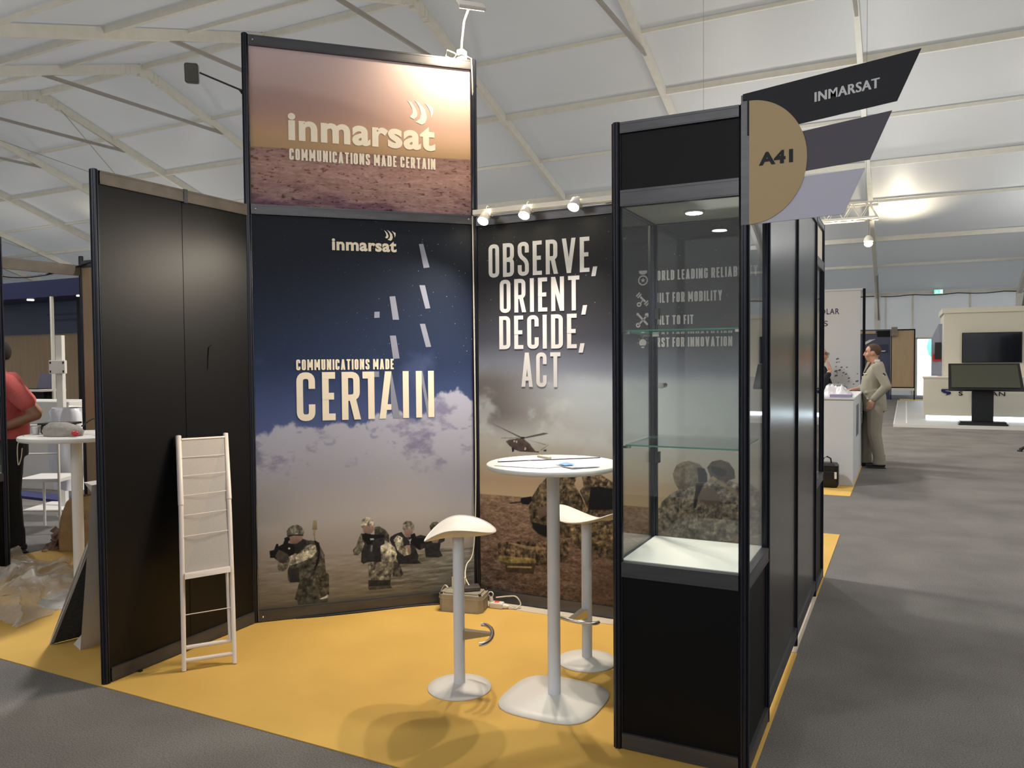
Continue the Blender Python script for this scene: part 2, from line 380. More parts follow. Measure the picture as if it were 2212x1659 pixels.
# ------------------------------------------------------------------ tent: ground, membrane, frames
RY, RZ, SL, EY = 13.81, 10.50, .335, 32.8; EZ = RZ-SL*(EY-RY); NY = RY-(EY-RY); X0, X1 = -62.2, 27.8
MB().quad((X0, NY, 0), (X1, NY, 0), (X1, EY, 0), (X0, EY, 0)).build('floor', m_carpet, kind='structure')
MB().box(-2.975, 2.985, -.03, 1.86, .0, .004).box(-2.84, 2.98, 2.96, 4.95, 0, .004).box(-2.96, 2.94, 7.05, 9.9, 0, .004).build('floor_ochre', m_yellow, kind='structure')
MB().box(.9, 2.98, 1.862, 2.955, 0, .005).build('floor_beige', m_beige, kind='structure')
m_mem = bpy.data.materials.new('tent_membrane'); m_mem.use_nodes = True
nt = m_mem.node_tree; nt.nodes.clear(); o_ = nt.nodes.new('ShaderNodeOutputMaterial'); ad = nt.nodes.new('ShaderNodeAddShader')
d_ = nt.nodes.new('ShaderNodeBsdfDiffuse'); t_ = nt.nodes.new('ShaderNodeBsdfTranslucent'); g_ = nt.nodes.new('ShaderNodeBsdfGlossy'); g_.inputs['Roughness'].default_value = .45; g_.inputs[0].default_value = (.06, .06, .06, 1); a2 = nt.nodes.new('ShaderNodeAddShader')
tc = nt.nodes.new('ShaderNodeTexCoord'); nz = nt.nodes.new('ShaderNodeTexNoise'); nz.inputs['Scale'].default_value = .22; nz.inputs['Detail'].default_value = 3
mr = nt.nodes.new('ShaderNodeMapRange'); mr.inputs[1].default_value = .3; mr.inputs[2].default_value = .7; mr.inputs[3].default_value = .88; mr.inputs[4].default_value = 1.1
vs = nt.nodes.new('ShaderNodeVectorMath'); vs.operation = 'SCALE'; vs.inputs[0].default_value = (.030, .0305, .0315)
nt.links.new(tc.outputs['Object'], nz.inputs['Vector']); nt.links.new(nz.outputs[0], mr.inputs[0]); nt.links.new(mr.outputs[0], vs.inputs['Scale'])
nt.links.new(vs.outputs[0], t_.inputs[0]); d_.inputs[0].default_value = (.50, .48, .445, 1)
nt.links.new(d_.outputs[0], ad.inputs[0]); nt.links.new(t_.outputs[0], ad.inputs[1]); nt.links.new(ad.outputs[0], a2.inputs[0]); nt.links.new(g_.outputs[0], a2.inputs[1]); nt.links.new(a2.outputs[0], o_.inputs[0])
MB().quad((X0, RY, RZ), (X1, RY, RZ), (X1, EY, EZ), (X0, EY, EZ)).quad((X0, NY, EZ), (X1, NY, EZ), (X1, RY, RZ), (X0, RY, RZ)).build('ceiling', m_mem, kind='structure')
m_wallm = m_mem.copy(); m_wallm.name = 'tent_wall_membrane'
for n_ in m_wallm.node_tree.nodes:
    if n_.type == 'VECT_MATH': n_.inputs[0].default_value = (.055, .056, .058)
w_ = MB(); DX0, DX1, DZ = 3.86, 4.98, 2.28
w_.quad((X0, EY, 0), (DX0, EY, 0), (DX0, EY, EZ), (X0, EY, EZ)).quad((DX1, EY, 0), (X1, EY, 0), (X1, EY, EZ), (DX1, EY, EZ)).quad((DX0, EY, DZ), (DX1, EY, DZ), (DX1, EY, EZ), (DX0, EY, EZ))
w_.build('wall_back', m_wallm, kind='structure')
MB().quad((X0, NY, 0), (X1, NY, 0), (X1, NY, EZ), (X0, NY, EZ)).build('wall_front', m_wallm, kind='structure')
for x, nm in ((X0, 'wall_left'), (X1, 'wall_right')):
    MB().add([(x, NY, 0), (x, EY, 0), (x, EY, EZ), (x, RY, RZ), (x, NY, EZ)], [(0, 1, 2, 3, 4)]).build(nm, m_wallm, kind='structure')
MB().beam((DX0, EY-.03, 0), (DX0, EY-.03, DZ), .08, .08, (1, 0, 0)).beam((DX1, EY-.03, 0), (DX1, EY-.03, DZ), .08, .08, (1, 0, 0)).beam((DX0, EY-.03, DZ), (DX1, EY-.03, DZ), .08, .08).build('door_1', m_alu, kind='structure')
MB().quad((-80, EY, -.02), (80, EY, -.02), (80, 150, -.02), (-80, 150, -.02)).build('ground_outside', mat('pale_concrete', (205, 205, 200), .9), kind='structure')
def roofz(y): return RZ-SL*abs(y-RY)
fx = [2.45+4.87*i for i in range(-13, 6)]
nrm = Vector((0, SL, 1)).normalized()
raft = MB(); n_r = None
for x in fx:
    for s in (-1, 1):
        b = MB(); e = RY+s*(EY-RY-.15)
        b.beam((x, RY, RZ-.16), (x, e, roofz(e)-.16), .13, .25)
        r = b.build('rafter', m_alu, kind='structure')
        q = MB()
        for k in range(1, 3):   # bolts and joint plate at the splice
            yy = RY+s*(.25+.16*k); q.box(x-.075, x+.075, yy-.04, yy+.04, roofz(yy)-.31, roofz(yy)-.03)
        q.pieces('splice_plate', m_alu, r)
    MB().box(x-.07, x+.07, RY-.12, RY+.12, RZ-.40, RZ-.03).build('ridge_joint', m_alu, kind='structure')
    a_, b_ = (x, RY-3.1, 9.22), (x, RY+3.1, 9.22)
    MB().beam(a_, b_, .07, .09).build('collar_tie', m_alud, kind='structure')
    for yy in (EY-.12, NY+.12):
        s = 1 if yy > RY else -1
        MB().beam((x, yy, 0), (x, yy, EZ-.1), .13, .22, (1, 0, 0)).build('tent_column', m_alu, kind='structure')
        MB().beam((x+.05, yy, EZ-1.1), (x+.05, yy-s*2.2, roofz(yy-s*2.2)-.25), .06, .10).build('knee_brace', m_alud, kind='structure')
PY = [18.87, 21.1, 23.5, 25.7, 27.9, 30.4, 32.6]
for i, dy in enumerate([0]+PY):
    for s in ((1, -1) if i else (1,)):
        y = RY+s*(dy-16.3) if i else RY
        w, h = (.09, .16) if i in (0, 2, 4, 6) else (.07, .09)
        MB().beam((X0, y, roofz(y)-.03-h/2), (X1, y, roofz(y)-.03-h/2), w, h).build('purlin', m_alu, kind='structure')
for s in (-1, 1): MB().beam((X0, RY+s*(EY-RY-.1), EZ-.06), (X1, RY+s*(EY-RY-.1), EZ-.06), .1, .12).build('eave_beam', m_alu, kind='structure')
for i, x in enumerate(fx[:-1]):
    if i % 3 == 1 and x < -14:
        MB().tube([(x, RY+.6, roofz(RY+.6)-.3), (x+5, RY+9, roofz(RY+9)-.25)], .012, 6).build('bracing_cable', m_alud, kind='structure')
        MB().tube([(x+5, RY+.6, roofz(RY+.6)-.3), (x, RY+9, roofz(RY+9)-.25)], .012, 6).build('bracing_cable', m_alud, kind='structure')
for x in (-.9, .9, 2.75, 3.72, 5.7, 7.6): MB().beam((x, EY-.06, 0 if not DX0 < x < DX1 else DZ), (x, EY-.06, EZ-.1), .09, .07, (1, 0, 0)).build('wall_mullion', m_alu, kind='structure')
MB().tube([(-1+.3*k, EY-.16, EZ-.12-.05*abs(math.sin(k*.6))) for k in range(45)], .018, 6).build('eave_cable', m_bcable, kind='structure')

# truss and hanging floodlight
T = thing('lighting_truss', 'aluminium lattice truss hung below the roof beyond the blade sign', 'truss', (2.0, 14, 4.2))
t = MB()
for y, z in ((13.85, 4.2), (14.15, 4.2), (13.85, 4.48), (14.15, 4.48)): t.tube([(-.6, y, z), (3.0, y, z)], .025, 8)
t.build('chord', m_alu, T); t = MB()
for k in range(12):
    x = -.6+.3*k
    t.tube([(x, 13.85, 4.2), (x+.15, 13.85, 4.48), (x+.3, 13.85, 4.2)], .011, 6).tube([(x, 14.15, 4.2), (x+.15, 14.15, 4.48), (x+.3, 14.15, 4.2)], .011, 6).tube([(x, 13.85, 4.2), (x+.15, 14.15, 4.2), (x+.3, 13.85, 4.2)], .011, 6)
t.build('lattice', m_alu, T)
MB().tube([(2.79, 14, 4.48), (2.79, 14, roofz(14)-.3)], .004, 6).tube([(-.3, 14, 4.48), (-.3, 14, roofz(14)-.3)], .004, 6).pieces('hanger', m_alud, T)
m_hot = emat('flood_lamp_glass', (255, 244, 214), 14)
def floodlight(x, y, z, top, label, power):
    T = thing('hanging_floodlight', label, 'floodlight', (x, y, z), group='floodlights hung below the roof')
    MB().tube([(x, y, z+.06), (x, y, top)], .012, 6).build('drop_rod', m_alud, T)
    MB().lathe([(.03, .1), (.07, .06), (.085, 0), (.085, -.02), (.07, -.03)], (x, y, z)).build('housing', m_alu, T)
    MB().sphere((x, y, z-.06), .075, 8, (1, 1, .8)).build('bulb', m_hot, T)
    L = bpy.data.lights.new('floodlight_glow', 'POINT'); L.energy = power; L.color = (1, .86, .62); L.shadow_soft_size = .12
    lo = bpy.data.objects.new('floodlight_glow', L); C.objects.link(lo); lo.location = (x, y, z-.28)
    return T
floodlight(2.83, 14.15, 3.80, 4.21, 'glowing white floodlight hanging from the lattice truss', 130)
def uplight(x, y, power, label):   # spot added just below the membrane, no fixture, for a bright roof patch
    z = roofz(y)-1.3
    L = bpy.data.lights.new('roof_wash', 'SPOT'); L.energy = power; L.spot_size = 2.2; L.spot_blend = 1; L.color = (1, .9, .7); L.shadow_soft_size = .2
    lo = bpy.data.objects.new('roof_wash', L); C.objects.link(lo); lo.location = (x, y, z); lo.rotation_euler = (PI+.2, 0, 0)
for x in (-34, -23, -12, -2, 8, 18):   # grid of added lamps without fixtures, filling the hall with light
    for y in (-3.5, 4, 11.5, 19, 27):
        L = bpy.data.lights.new('hall_fill', 'POINT'); L.energy = 130*(.35 if x > 0 and y > 15 else .5); L.color = (1, .96, .89) if not (x > 0 and y > 15) else (.95, .97, 1); L.shadow_soft_size = .4
        lo = bpy.data.objects.new('hall_fill', L); C.objects.link(lo); lo.location = (x+1, y, 5.6)
        L = bpy.data.lights.new('hall_fill_down', 'SPOT'); L.energy = 900*(.3 if x > 0 and y > 8 else 1); L.spot_size = 2.75; L.spot_blend = .8; L.color = (1, .97, .92); L.shadow_soft_size = .35
        lo = bpy.data.objects.new('hall_fill_down', L); C.objects.link(lo); lo.location = (x+1, y, 6.4)
for x, y, tx, ty in ((-1.5, -4.6, .6, 1.6), (2.6, -4.7, 1.6, 1.6), (6.4, -4.4, 2.6, 1.2)):   # added spots without fixtures, brightening the booth from the camera side
    L = bpy.data.lights.new('front_fill', 'SPOT'); L.energy = 130; L.spot_size = 1.9; L.spot_blend = 1; L.color = (1, .98, .95); L.shadow_soft_size = .7
    lo = bpy.data.objects.new('front_fill', L); C.objects.link(lo); lo.location = (x, y, 3.7); lo.rotation_euler = (Vector((tx, ty, 1.6))-Vector((x, y, 3.7))).to_track_quat('-Z', 'Y').to_euler()
for x, y, p in ((-28, 21.2, 90), (-27, 27.5, 80), (7.4, 20.5, 60), (3.3, 26.0, 200), (-20, 9.5, 50), (-11, 29, 50)): uplight(x, y, p, '')
for x, y in ((8.5, 25), (-3.5, 26), (2.6, 20)):   # added upward spots, no fixtures, lifting the far membrane
    L = bpy.data.lights.new('far_roof_fill', 'SPOT'); L.energy = 420; L.spot_size = 2.4; L.spot_blend = 1; L.color = (.93, .96, 1); L.shadow_soft_size = .4
    lo = bpy.data.objects.new('far_roof_fill', L); C.objects.link(lo); lo.location = (x, y, 3.1); lo.rotation_euler = (PI, 0, 0)
T = thing('exit_sign', 'small green lit exit sign fixed at the eave above the daylight doorway', 'sign', (4.62, EY-.3, 4.0))
MB().box(4.44, 4.80, EY-.30, EY-.26, 3.98, 4.18, .01).build('casing', m_white, T)
e_ = MB().box(4.47, 4.77, EY-.305, EY-.30, 4.0, 4.16).build('lit_face', emat('green_sign', (120, 230, 190), 1.1), T)
p_ = MB().slab([(4.5, 4.02), (4.53, 4.02), (4.55, 4.06), (4.58, 4.04), (4.6, 4.02), (4.62, 4.03), (4.59, 4.08), (4.58, 4.12), (4.54, 4.12), (4.52, 4.09), (4.55, 4.09)], EY-.307, EY-.3055).slab([(4.66, 4.02), (4.74, 4.02), (4.74, 4.14), (4.66, 4.14)], EY-.307, EY-.3055)
p_.build('pictogram', emat('sign_white', (240, 255, 250), 1.3), e_)
# ------------------------------------------------------------------ booth system
def post_profile(r=.021):
    P = []
    for k in range(8):
        a = PI/8+k*PI/4; b = a+PI/4
        p = Vector((math.cos(a), math.sin(a)))*r; q = Vector((math.cos(b), math.sin(b)))*r
        for t_, dd in ((0, 0), (.36, 0), (.36, .006), (.64, .006), (.64, 0)):
            w = p.lerp(q, t_); w -= w.normalized()*dd; P.append((w.x, w.y))
    return P
def post(x, y, h, parent=None, name='post', m=None, **kw):
    return MB().prism([(x+a, y+b) for a, b in post_profile()], 0, h).prism([(x+.016*math.cos(k*PI/6), y+.016*math.sin(k*PI/6)) for k in range(12)], h, h+.004).build(name, m or m_post, parent, **kw)
def railbox(mb, u0, u1, z0, z1, v=0, th=.034):
    h = th/2; mb.box(u0, u1, v-h, v+h, z0, z1)
    mb.box(u0, u1, v-h-.0015, v+h+.0015, z0+.004, z0+.010); mb.box(u0, u1, v-h-.0015, v+h+.0015, z1-.010, z1-.004); return mb
ss = math.sqrt(.5)
TD = frame((0, M, 0), (ss, ss, 0), (-ss, ss, 0))       # the diagonal tower front
TL = frame((0, 0, 0), (0, 1, 0), (-1, 0, 0))           # left partition, u runs away from the aisle
TB = frame((0, 2*M, 0), (1, 0, 0), (0, 1, 0))          # back wall
TR = frame((3*M, 0, 0), (0, 1, 0), (-1, 0, 0))
# left partition
T = thing('partition_wall', 'tall black laminate partition with worn rail, left of the booth, white rack leaning on it', 'partition wall', (0, 0, 0))
post(0, 0, 2.5, T)
railbox(MB(TL), .02, M-.02, 2.435, 2.5).build('top_rail', m_rail2, T)
MB(TL).box(.51, .535, -.02, .02, 2.43, 2.503).build('rail_joint', m_rail, T)
railbox(MB(TL), .02, M-.02, .008, .075).build('bottom_rail', m_rail, T)
MB(TL).box(.02, .503, -.006, .006, .075, 2.435).box(.507, M-.02, -.006, .006, .075, 2.435).box(.5, .51, -.004, .004, .075, 2.435).build('panel', m_black, T)
MB().tube([(.0085, .690, 1.668), (.0085, .668, 1.655), (.0085, .662, 1.60), (.0085, .658, 1.53)], [.0025, .0025, .0015, .001], 6).build('scuff_mark', m_blackm, T)
# tower
D = M*math.sqrt(2)
TW_ = thing('poster_tower', 'tall diagonal corner tower with night-sky poster below and desert banner above', 'poster tower', (M/2, 1.5*M, 0))
post(0, M, 3.5, TW_); post(M, 2*M, 3.5, TW_)
for nm, a, b in (('bottom_rail', .008, .072), ('middle_rail', 2.447, 2.505), ('top_rail', 3.435, 3.495)): railbox(MB(TD), .02, D-.02, a, b).build(nm, m_rail, TW_)
MB(TD).box(.02, D-.02, .004, .012, .07, 2.45).box(.02, D-.02, .004, .012, 2.5, 3.44).build('backing_panel', m_blackm, TW_)
MB(TD).sphere((.045, -.019, 3.465), .007, 6).sphere((.045, -.019, 2.476), .007, 6).sphere((D-.045, -.019, 2.476), .007, 6).sphere((.045, -.019, .035), .007, 6).pieces('rail_screw', m_chrome, TW_)
m_print = print_mat('printed_panel', .5, .18)
ART = """P1 camo_d 1078,491 1075,508 1092,529 1122,532 1141,516 1134,487 1121,459 1088,461
P1 dark 1016,454 1074,436 1114,453 1174,428 1173,402 1147,391 1139,346 1159,305 1126,298 1047,308 1041,367 1008,357 989,378 1002,422
P1 skin 1074,433 1140,424 1127,393 1094,396
P1 dark 816,438 822,456 854,473 893,483 918,449 976,444 1016,454 1048,432 1054,399 1015,389 1008,357 982,372 1001,319 994,294 1020,269 961,271 871,279 853,332 834,398
P1 skin 906,501 971,496 960,458 931,441 912,462
P1 camo 900,501 903,537 926,551 958,545 974,522 975,489 951,498 906,495
P1 camo_l 841,435 867,465 899,444 905,392 943,395 949,336 910,327 866,363
P1 skin 924,390 947,395 953,343 936,334
P1 black 951,459 977,470 989,436 1045,429 1041,400 1015,396 1014,357 989,372 950,407
P1 light 934,434 944,427 957,436 950,417 950,401 945,401 945,417
P1 camo_d 839,307 878,278 902,212 883,194 832,202
P1 camo_d 722,528 753,529 791,503 813,470 815,418 784,440 721,477
P1 camo 640,496 618,453 608,416 586,393 592,361 617,358 639,376 664,424 659,488
P1 camo_l 758,423 809,419 847,390 862,344 852,306 833,295 769,301 751,353
P1 dark 640,490 684,493 709,478 759,477 787,459 784,415 758,404 763,301 675,309 650,299 635,313 639,376 658,425
P1 skin 646,537 672,541 714,536 720,509 706,491 671,484 653,498
P1 camo_l 638,534 634,560 648,581 673,593 698,587 719,563 725,533 697,535 672,541 647,525
P1 black 646,480 665,494 690,483 784,472 787,458 715,449 708,421 677,417 664,437 646,451
P1 light 693,457 718,455 718,445 696,446
P1 grey 698,415 711,411 704,370 695,377
P1 camo 681,309 839,295 845,255 826,232 818,149 755,147 679,163 683,232 675,278
P1 dark 680,194 819,181 815,143 679,144
P1 refl 673,154 818,146 831,128 685,130
P1 pack 329,477 377,454 412,383 419,270 437,252 437,130 383,108 324,129 301,231
P1 camo_d 240,459 293,480 353,469 382,423 375,336 349,251 347,127 383,104 240,113 231,123 247,174 259,223 206,225 192,248 193,303 208,339 220,362 256,409
P1 dark 222,467 270,494 305,479 305,454 256,396 227,405
P1 dark 193,303 255,310 265,222 206,225
P1 camo_l 203,395 250,394 286,418 305,442 335,451 361,440 367,399 339,370 291,350 243,336 208,330 200,364
P1 black 353,475 383,454 388,397 375,324 350,289 366,349 376,398 358,450
P1 camo 197,398 206,364 199,333 190,310 166,298 143,302 133,321 138,357 167,367
P1 skin 202,521 270,512 286,505 281,481 251,461 228,460 210,468 202,487
P1 camo 193,521 191,543 203,561 224,573 253,577 277,564 291,542 295,523 287,512 258,516 229,519 202,512 194,497
P1 dark 195,518 229,520 288,514 288,505 229,511 199,504
P1 black 90,429 116,433 129,468 140,468 143,452 169,465 178,489 175,498 190,506 205,504 211,488 202,480 198,469 228,460 239,435 233,398 209,388 150,361 132,369 115,384 92,387
P1 glove 142,431 165,422 200,396 200,370 167,342 144,357 132,370 121,396
P1 glint 198,441 210,437 208,428 198,431
P1 olive 341,538 349,596 370,595 371,536
P1 olive 348,537 363,536 358,505 360,471 353,472 353,503 346,503
P1 refl 246,113 432,103 425,81 251,81
P1 white 377,106 408,118 429,128 432,112 395,102
P2 heli 1201,1048 1222,1060 1272,1068 1305,1078 1330,1068 1371,1040 1387,1018 1411,994 1435,996 1435,987 1305,987 1263,998 1230,1019
P2 hlite 1255,1058 1268,1058 1265,1045 1255,1046
P2 hlite 1272,1057 1284,1055 1282,1040 1272,1043
P2 hlite 1334,1016 1346,1014 1342,998 1332,999
P2 dark 1301,1082 1338,1083 1334,1070 1305,1069
P2 rotor 1100,1160 1111,1158 1310,1082 1304,1075
P2 rotor 1338,1081 1468,1114 1504,1111 1468,1100 1338,1073
P2 rotor2 1167,1071 1305,1078 1305,1072 1167,1067
P2 rotor2 1338,1068 1484,1041 1480,1036
P2 dark 1464,1007 1488,1008 1484,997 1468,996
P2 rotor2 1444,1003 1500,1042 1502,1039 1448,999
P2 dark 1242,1008 1259,1009 1259,987 1246,982
P2 soldB 1706,878 1703,914 1787,940 1824,885 1869,859 1965,809 1963,358 1776,366 1669,427 1654,527 1763,652 1725,728 1706,763 1733,793 1725,843
P2 black 1778,789 1824,800 1921,792 1920,665 1763,652
P2 soldA 1474,820 1434,781 1409,742 1384,704 1359,627 1367,568 1383,503 1431,463 1496,454 1646,469 1751,651 1725,721 1671,804 1691,848 1679,884 1547,898 1499,851
P2 black 1379,547 1496,528 1496,461 1431,470 1391,503
P2 brown2 1416,624 1481,659 1481,593 1432,566
P2 black 1222,654 1227,648 1306,662 1318,652 1359,652 1384,681 1380,707 1327,696 1306,690 1302,668
P2 camo2 1646,527 1732,563 1920,573 1964,570 1964,436 1777,452 1662,456
P2 gear 1135,381 1216,404 1366,419 1463,421 1496,454 1591,456 1646,432 1622,313 1543,297 1414,268 1381,309 1139,305
P2 strap 1208,396 1224,399 1357,388 1479,390 1479,375 1349,365
P2 bag 1139,298 1164,308 1282,309 1398,314 1414,283 1215,260 1143,271
P2 bagd 1143,271 1215,262 1410,284 1389,213 1197,202 1189,250
P2 bagl 1202,244 1381,260 1379,249 1202,232
P2 soldC 2184,653 2221,735 2279,789 2365,838 2470,866 2519,897 2587,894 2654,871 2721,875 2773,838 2787,601 2184,407
P2 helm 2287,904 2308,955 2344,975 2379,984 2443,969 2477,929 2488,874 2422,849 2365,820 2322,814 2297,855
P2 helm2 2484,951 2512,987 2560,1000 2607,985 2637,945 2641,898 2587,880 2505,896
P2 brown2 2443,829 2491,839 2553,802 2560,754 2491,734 2436,772
P2 black 2422,856 2470,866 2436,786 2421,715 2407,714
P2 strap 2498,892 2519,904 2654,823 2654,802
P2 black 2505,959 2560,955 2594,936 2587,908 2546,906 2512,924
P2 black 2429,948 2470,946 2484,916 2484,867 2436,864"""
KC = dict(camo=((96, 88, 76), 1), camo_l=((142, 130, 112), 1), camo_d=((62, 57, 50), 1), pack=((70, 62, 52), 1), dark=((36, 34, 36), .5), black=((16, 17, 20), .25), skin=((124, 96, 86), .12), glove=((60, 52, 48), .3),
    light=((150, 150, 150), .2), grey=((92, 92, 96), .2), refl=((62, 56, 48), .4), olive=((126, 112, 84), .1), white=((176, 168, 156), .3), glint=((200, 190, 170), 0),
    heli=((70, 58, 52), .3), hlite=((160, 150, 138), 0), rotor=((74, 68, 64), 0), rotor2=((112, 108, 102), 0), soldA=((72, 60, 44), 1.2), soldB=((70, 58, 44), 1.2), soldC=((88, 78, 66), 1.1), camo2=((84, 70, 50), 1.3), gear=((74, 60, 46), 1.2),
    strap=((120, 100, 74), .3), bag=((108, 92, 56), .5), bagd=((52, 42, 30), .6), bagl=((128, 110, 76), .3), helm=((96, 84, 68), .5), helm2=((62, 53, 44), .5), brown2=((84, 68, 56), .15))
def figures(img, U, Z, which, seed):
    n1 = vnoise(U*38, Z*38, seed, 3); n2 = vnoise(U*90, Z*75, seed+1, 3); n3 = vnoise(U*26+Z*34, Z*70-U*30, seed+2, 2)
    tex = (n1-.5)*1.5+(n2-.5)*1.1+(n3-.5)*.9; spl = (vnoise(U*55, Z*40, seed+5, 2) > .62)*.55-(vnoise(U*60, Z*45, seed+6, 2) > .63)*.5
    for ln in ART.split('\n'):
        w, k, *p = ln.split()
        if w != which: continue
        p = [tuple(map(int, q.split(','))) for q in p]; mk = polymask(U, Z, p); col, a = KC[k]
        cx = np.mean([q[0] for q in p])/1000; top = max(q[1] for q in p)/1000; bot = min(q[1] for q in p)/1000
        sh = 1+.25*(Z-bot)/(top-bot+.001)-.12
        t = 1+a*(tex*.6+spl*.5); c = np.array(col, float)[None, None]*np.clip(t*sh, .25, 2.1)[..., None]
        img[...] = img*(1-mk[..., None])+c*mk[..., None]
    return img
def paint_sky(U, Z):
    img = grad(Z, [(0, (96, 84, 70)), (.15, (112, 100, 86)), (.38, (138, 124, 114)), (.6, (158, 146, 140)), (.9, (148, 138, 140)), (1.12, (142, 134, 146)), (1.3, (74, 78, 112)), (1.55, (48, 56, 88)), (1.9, (38, 45, 68)), (2.3, (34, 38, 50)), (2.5, (36, 38, 48))])
    blend(img, (122, 120, 132), .5*sst(.9, 1.35, U)*sst(.4, .9, Z)*(1-sst(1.1, 1.3, Z)))
    # night sky dominates above the cloud edge
    edge = 1.135+.09*U+.11*sst(1.0, 1.15, U)*(1-sst(1.25, 1.45, U))-.05*sst(.2, .0, U)+.20*(vnoise(U*5, Z*3, 3, 6, .6)-.5)+.03*(vnoise(U*40, Z*40, 8, 3)-.5)
    sky = grad(Z, [(.9, (84, 88, 116)), (1.15, (72, 78, 110)), (1.3, (60, 68, 100)), (1.55, (36, 44, 66)), (1.9, (27, 33, 48)), (2.2, (22, 25, 34)), (2.5, (22, 24, 30))])
    cl = vnoise(U*6, Z*9, 11, 6, .6); body = grad(Z, [(.8, (146, 138, 142)), (1.25, (156, 148, 156))])
    body -= ((sst(.52, .75, cl)*34)[..., None])*np.array([1.1, 1.1, .8])
    m = sst(-.012, .02, Z-edge); lo = sst(.78, 1.0, Z)
    img = img*(1-lo[..., None])+body*lo[..., None]; img = img*(1-m[..., None])+sky*m[..., None]
    wisp = sst(.55, .8, vnoise(U*4+3, Z*4, 21, 5, .6))*sst(1.2, 1.35, Z)*(1-sst(1.5, 1.75, Z)); blend(img, (112, 116, 150), .45*wisp*(.3+.7*sst(.8, 1.3, U)))
    hole = sst(.66, .74, vnoise(U*11, Z*14, 31, 3, .6))*sst(1.0, 1.08, Z)*(1-m); blend(img, (100, 100, 122), .45*hole)
    blend(img, (104, 104, 122), .5*sst(.56, .76, vnoise(U*3.4+1, Z*5+2, 17, 4))*sst(.75, .9, Z)*(1-sst(1.05, 1.15, Z))*sst(.7, 1.1, U))
    blend(img, (118, 112, 106), .35*sst(.35, .0, U)*sst(.55, .62, Z)*(1-sst(.72, .9, Z)))
    rng = np.random.RandomState(5); st = rng.rand(*U.shape); br = rng.rand(*U.shape)*sst(1.35, 1.6, Z)*(.35+.65*sst(.3, .9, U))
    big = (st > .9985)*1.0; k = (big*br)[..., None]; img = img*(1-k)+np.array([168, 178, 190.])*k
    # water
    wz = .37-.02*U; w = sst(.05, -.01, Z-wz); rp = vnoise(U*9, Z*80, 41, 5, .6)-.5; rip = sst(.02, .22, rp)-sst(.02, .2, -rp)
    right = sst(.55, .95, U)*sst(.42, .3, Z); img += (rip*w*(10+46*right))[..., None]; blend(img, (92, 86, 76), .6*right*w)
    blend(img, (96, 82, 64), .55*w*sst(.2, .05, Z)); blend(img, (70, 64, 56), .55*sst(.12, .06, Z)*w)
    return figures(img, U, Z, 'P1', 51)
GP1 = (1.2,1.4,1.6); GP2 = (1.35,1.5,1.7); GP3 = (1.2,1.3,1.4)
P1 = print_mesh('night_sky_poster', TD, .022, D-.022, .073, 2.446, .0031, paint_sky, GP1, m_print, TW_)
def paint_desert(U, Z):
    img = grad(Z, [(2.5, (122, 96, 88)), (2.62, (132, 104, 96)), (2.75, (152, 120, 106)), (2.84, (158, 124, 108)), (2.852, (158, 126, 92)), (2.93, (166, 130, 98)), (3.05, (160, 124, 108)), (3.2, (168, 138, 130)), (3.45, (188, 162, 156))])
    hz = 2.845+.012*U
    smoke = 3.20-.06*U-.22*sst(.4, 1.3, U)+.05*(vnoise(U*5, Z*0, 3, 4)-.5); blend(img, (140, 110, 104), .45*sst(.05, -.03, Z-smoke)*sst(2.98, 3.12, Z)*(.5+.5*sst(1.2, .6, U)))
    blend(img, (226, 186, 164), .35*sst(.5, 1.3, U)*sst(2.85, 3.0, Z))
    g = sst(.006, -.006, Z-hz); t = vnoise(U*14, Z*70, 7, 6, .7)-.5; t2 = vnoise(U*40, Z*150, 9, 4, .7)-.5
    base = grad(Z, [(2.5, (120, 92, 92)), (2.62, (136, 104, 96)), (2.74, (150, 114, 104)), (2.86, (128, 96, 88))]); base += ((t*46+t2*46))[..., None]*np.array([1, .95, .95])
    low = sst(2.68, 2.55, Z)*sst(.46, .6, vnoise(U*3, Z*12, 13, 4)); base += (low*-26)[..., None]*np.array([1, 1, .6])
    sc = sst(.70, .76, vnoise(U*34, Z*110, 15, 3)); base -= (sc*44)[..., None]
    return img*(1-g[..., None])+base*g[..., None]
P3 = print_mesh('desert_banner', TD, .022, D-.022, 2.506, 3.434, .0036, paint_desert, GP3, m_print, TW_)
# vinyl lettering on the night poster
V = -.0022
SW = [[(962, 3205), (987, 3193), (1011, 3166), (1026, 3133), (1023, 3109), (1003, 3090), (978, 3102), (996, 3129), (993, 3157), (977, 3187)], [(1002, 3214), (1041, 3193), (1076, 3157), (1087, 3109), (1075, 3074), (1055, 3060), (1013, 3074), (1040, 3095), (1050, 3126), (1041, 3164), (1021, 3196)], [(1071, 3201), (1128, 3172), (1126, 3137), (1113, 3107), (1111, 3141), (1094, 3174)]]
def swoosh(mb, k=1, ou=0, oz=0, bu=0, bz=0):
    for s in SW:
        P = [(bu+((a/1000)-ou)*k, V, bz+((b/1000)-oz)*k) for a, b in s]
        # strip triangulation from both long sides
        mb.add(P, [tuple(range(len(P)))])
def logo(mb, k, bu, bz):
    f = lambda a: bu+(a-.238)*k; g = lambda a: bz+(a-2.903)*k
    font_mesh('inmarsat', f(.238), f(1.139), g(2.898), g(3.062), V, mb, bold=.035, space=1.06)
    swoosh(mb, k, .238, 2.903, bu, bz)
mb = MB(TD); logo(mb, 1, .238, 2.903); mb.build('company_logo', m_vinyl, P3)
mb = MB(TD); cond(mb, 'COMMUNICATIONS MADE CERTAIN', .243, 1.138, 2.783, 2.851, V, gap=.11, t=.15); mb.build('slogan_lettering', m_vinyl, P3)
mb = MB(TD); logo(mb, .441, .486, 2.253); mb.build('company_logo', m_vinyl, P1)
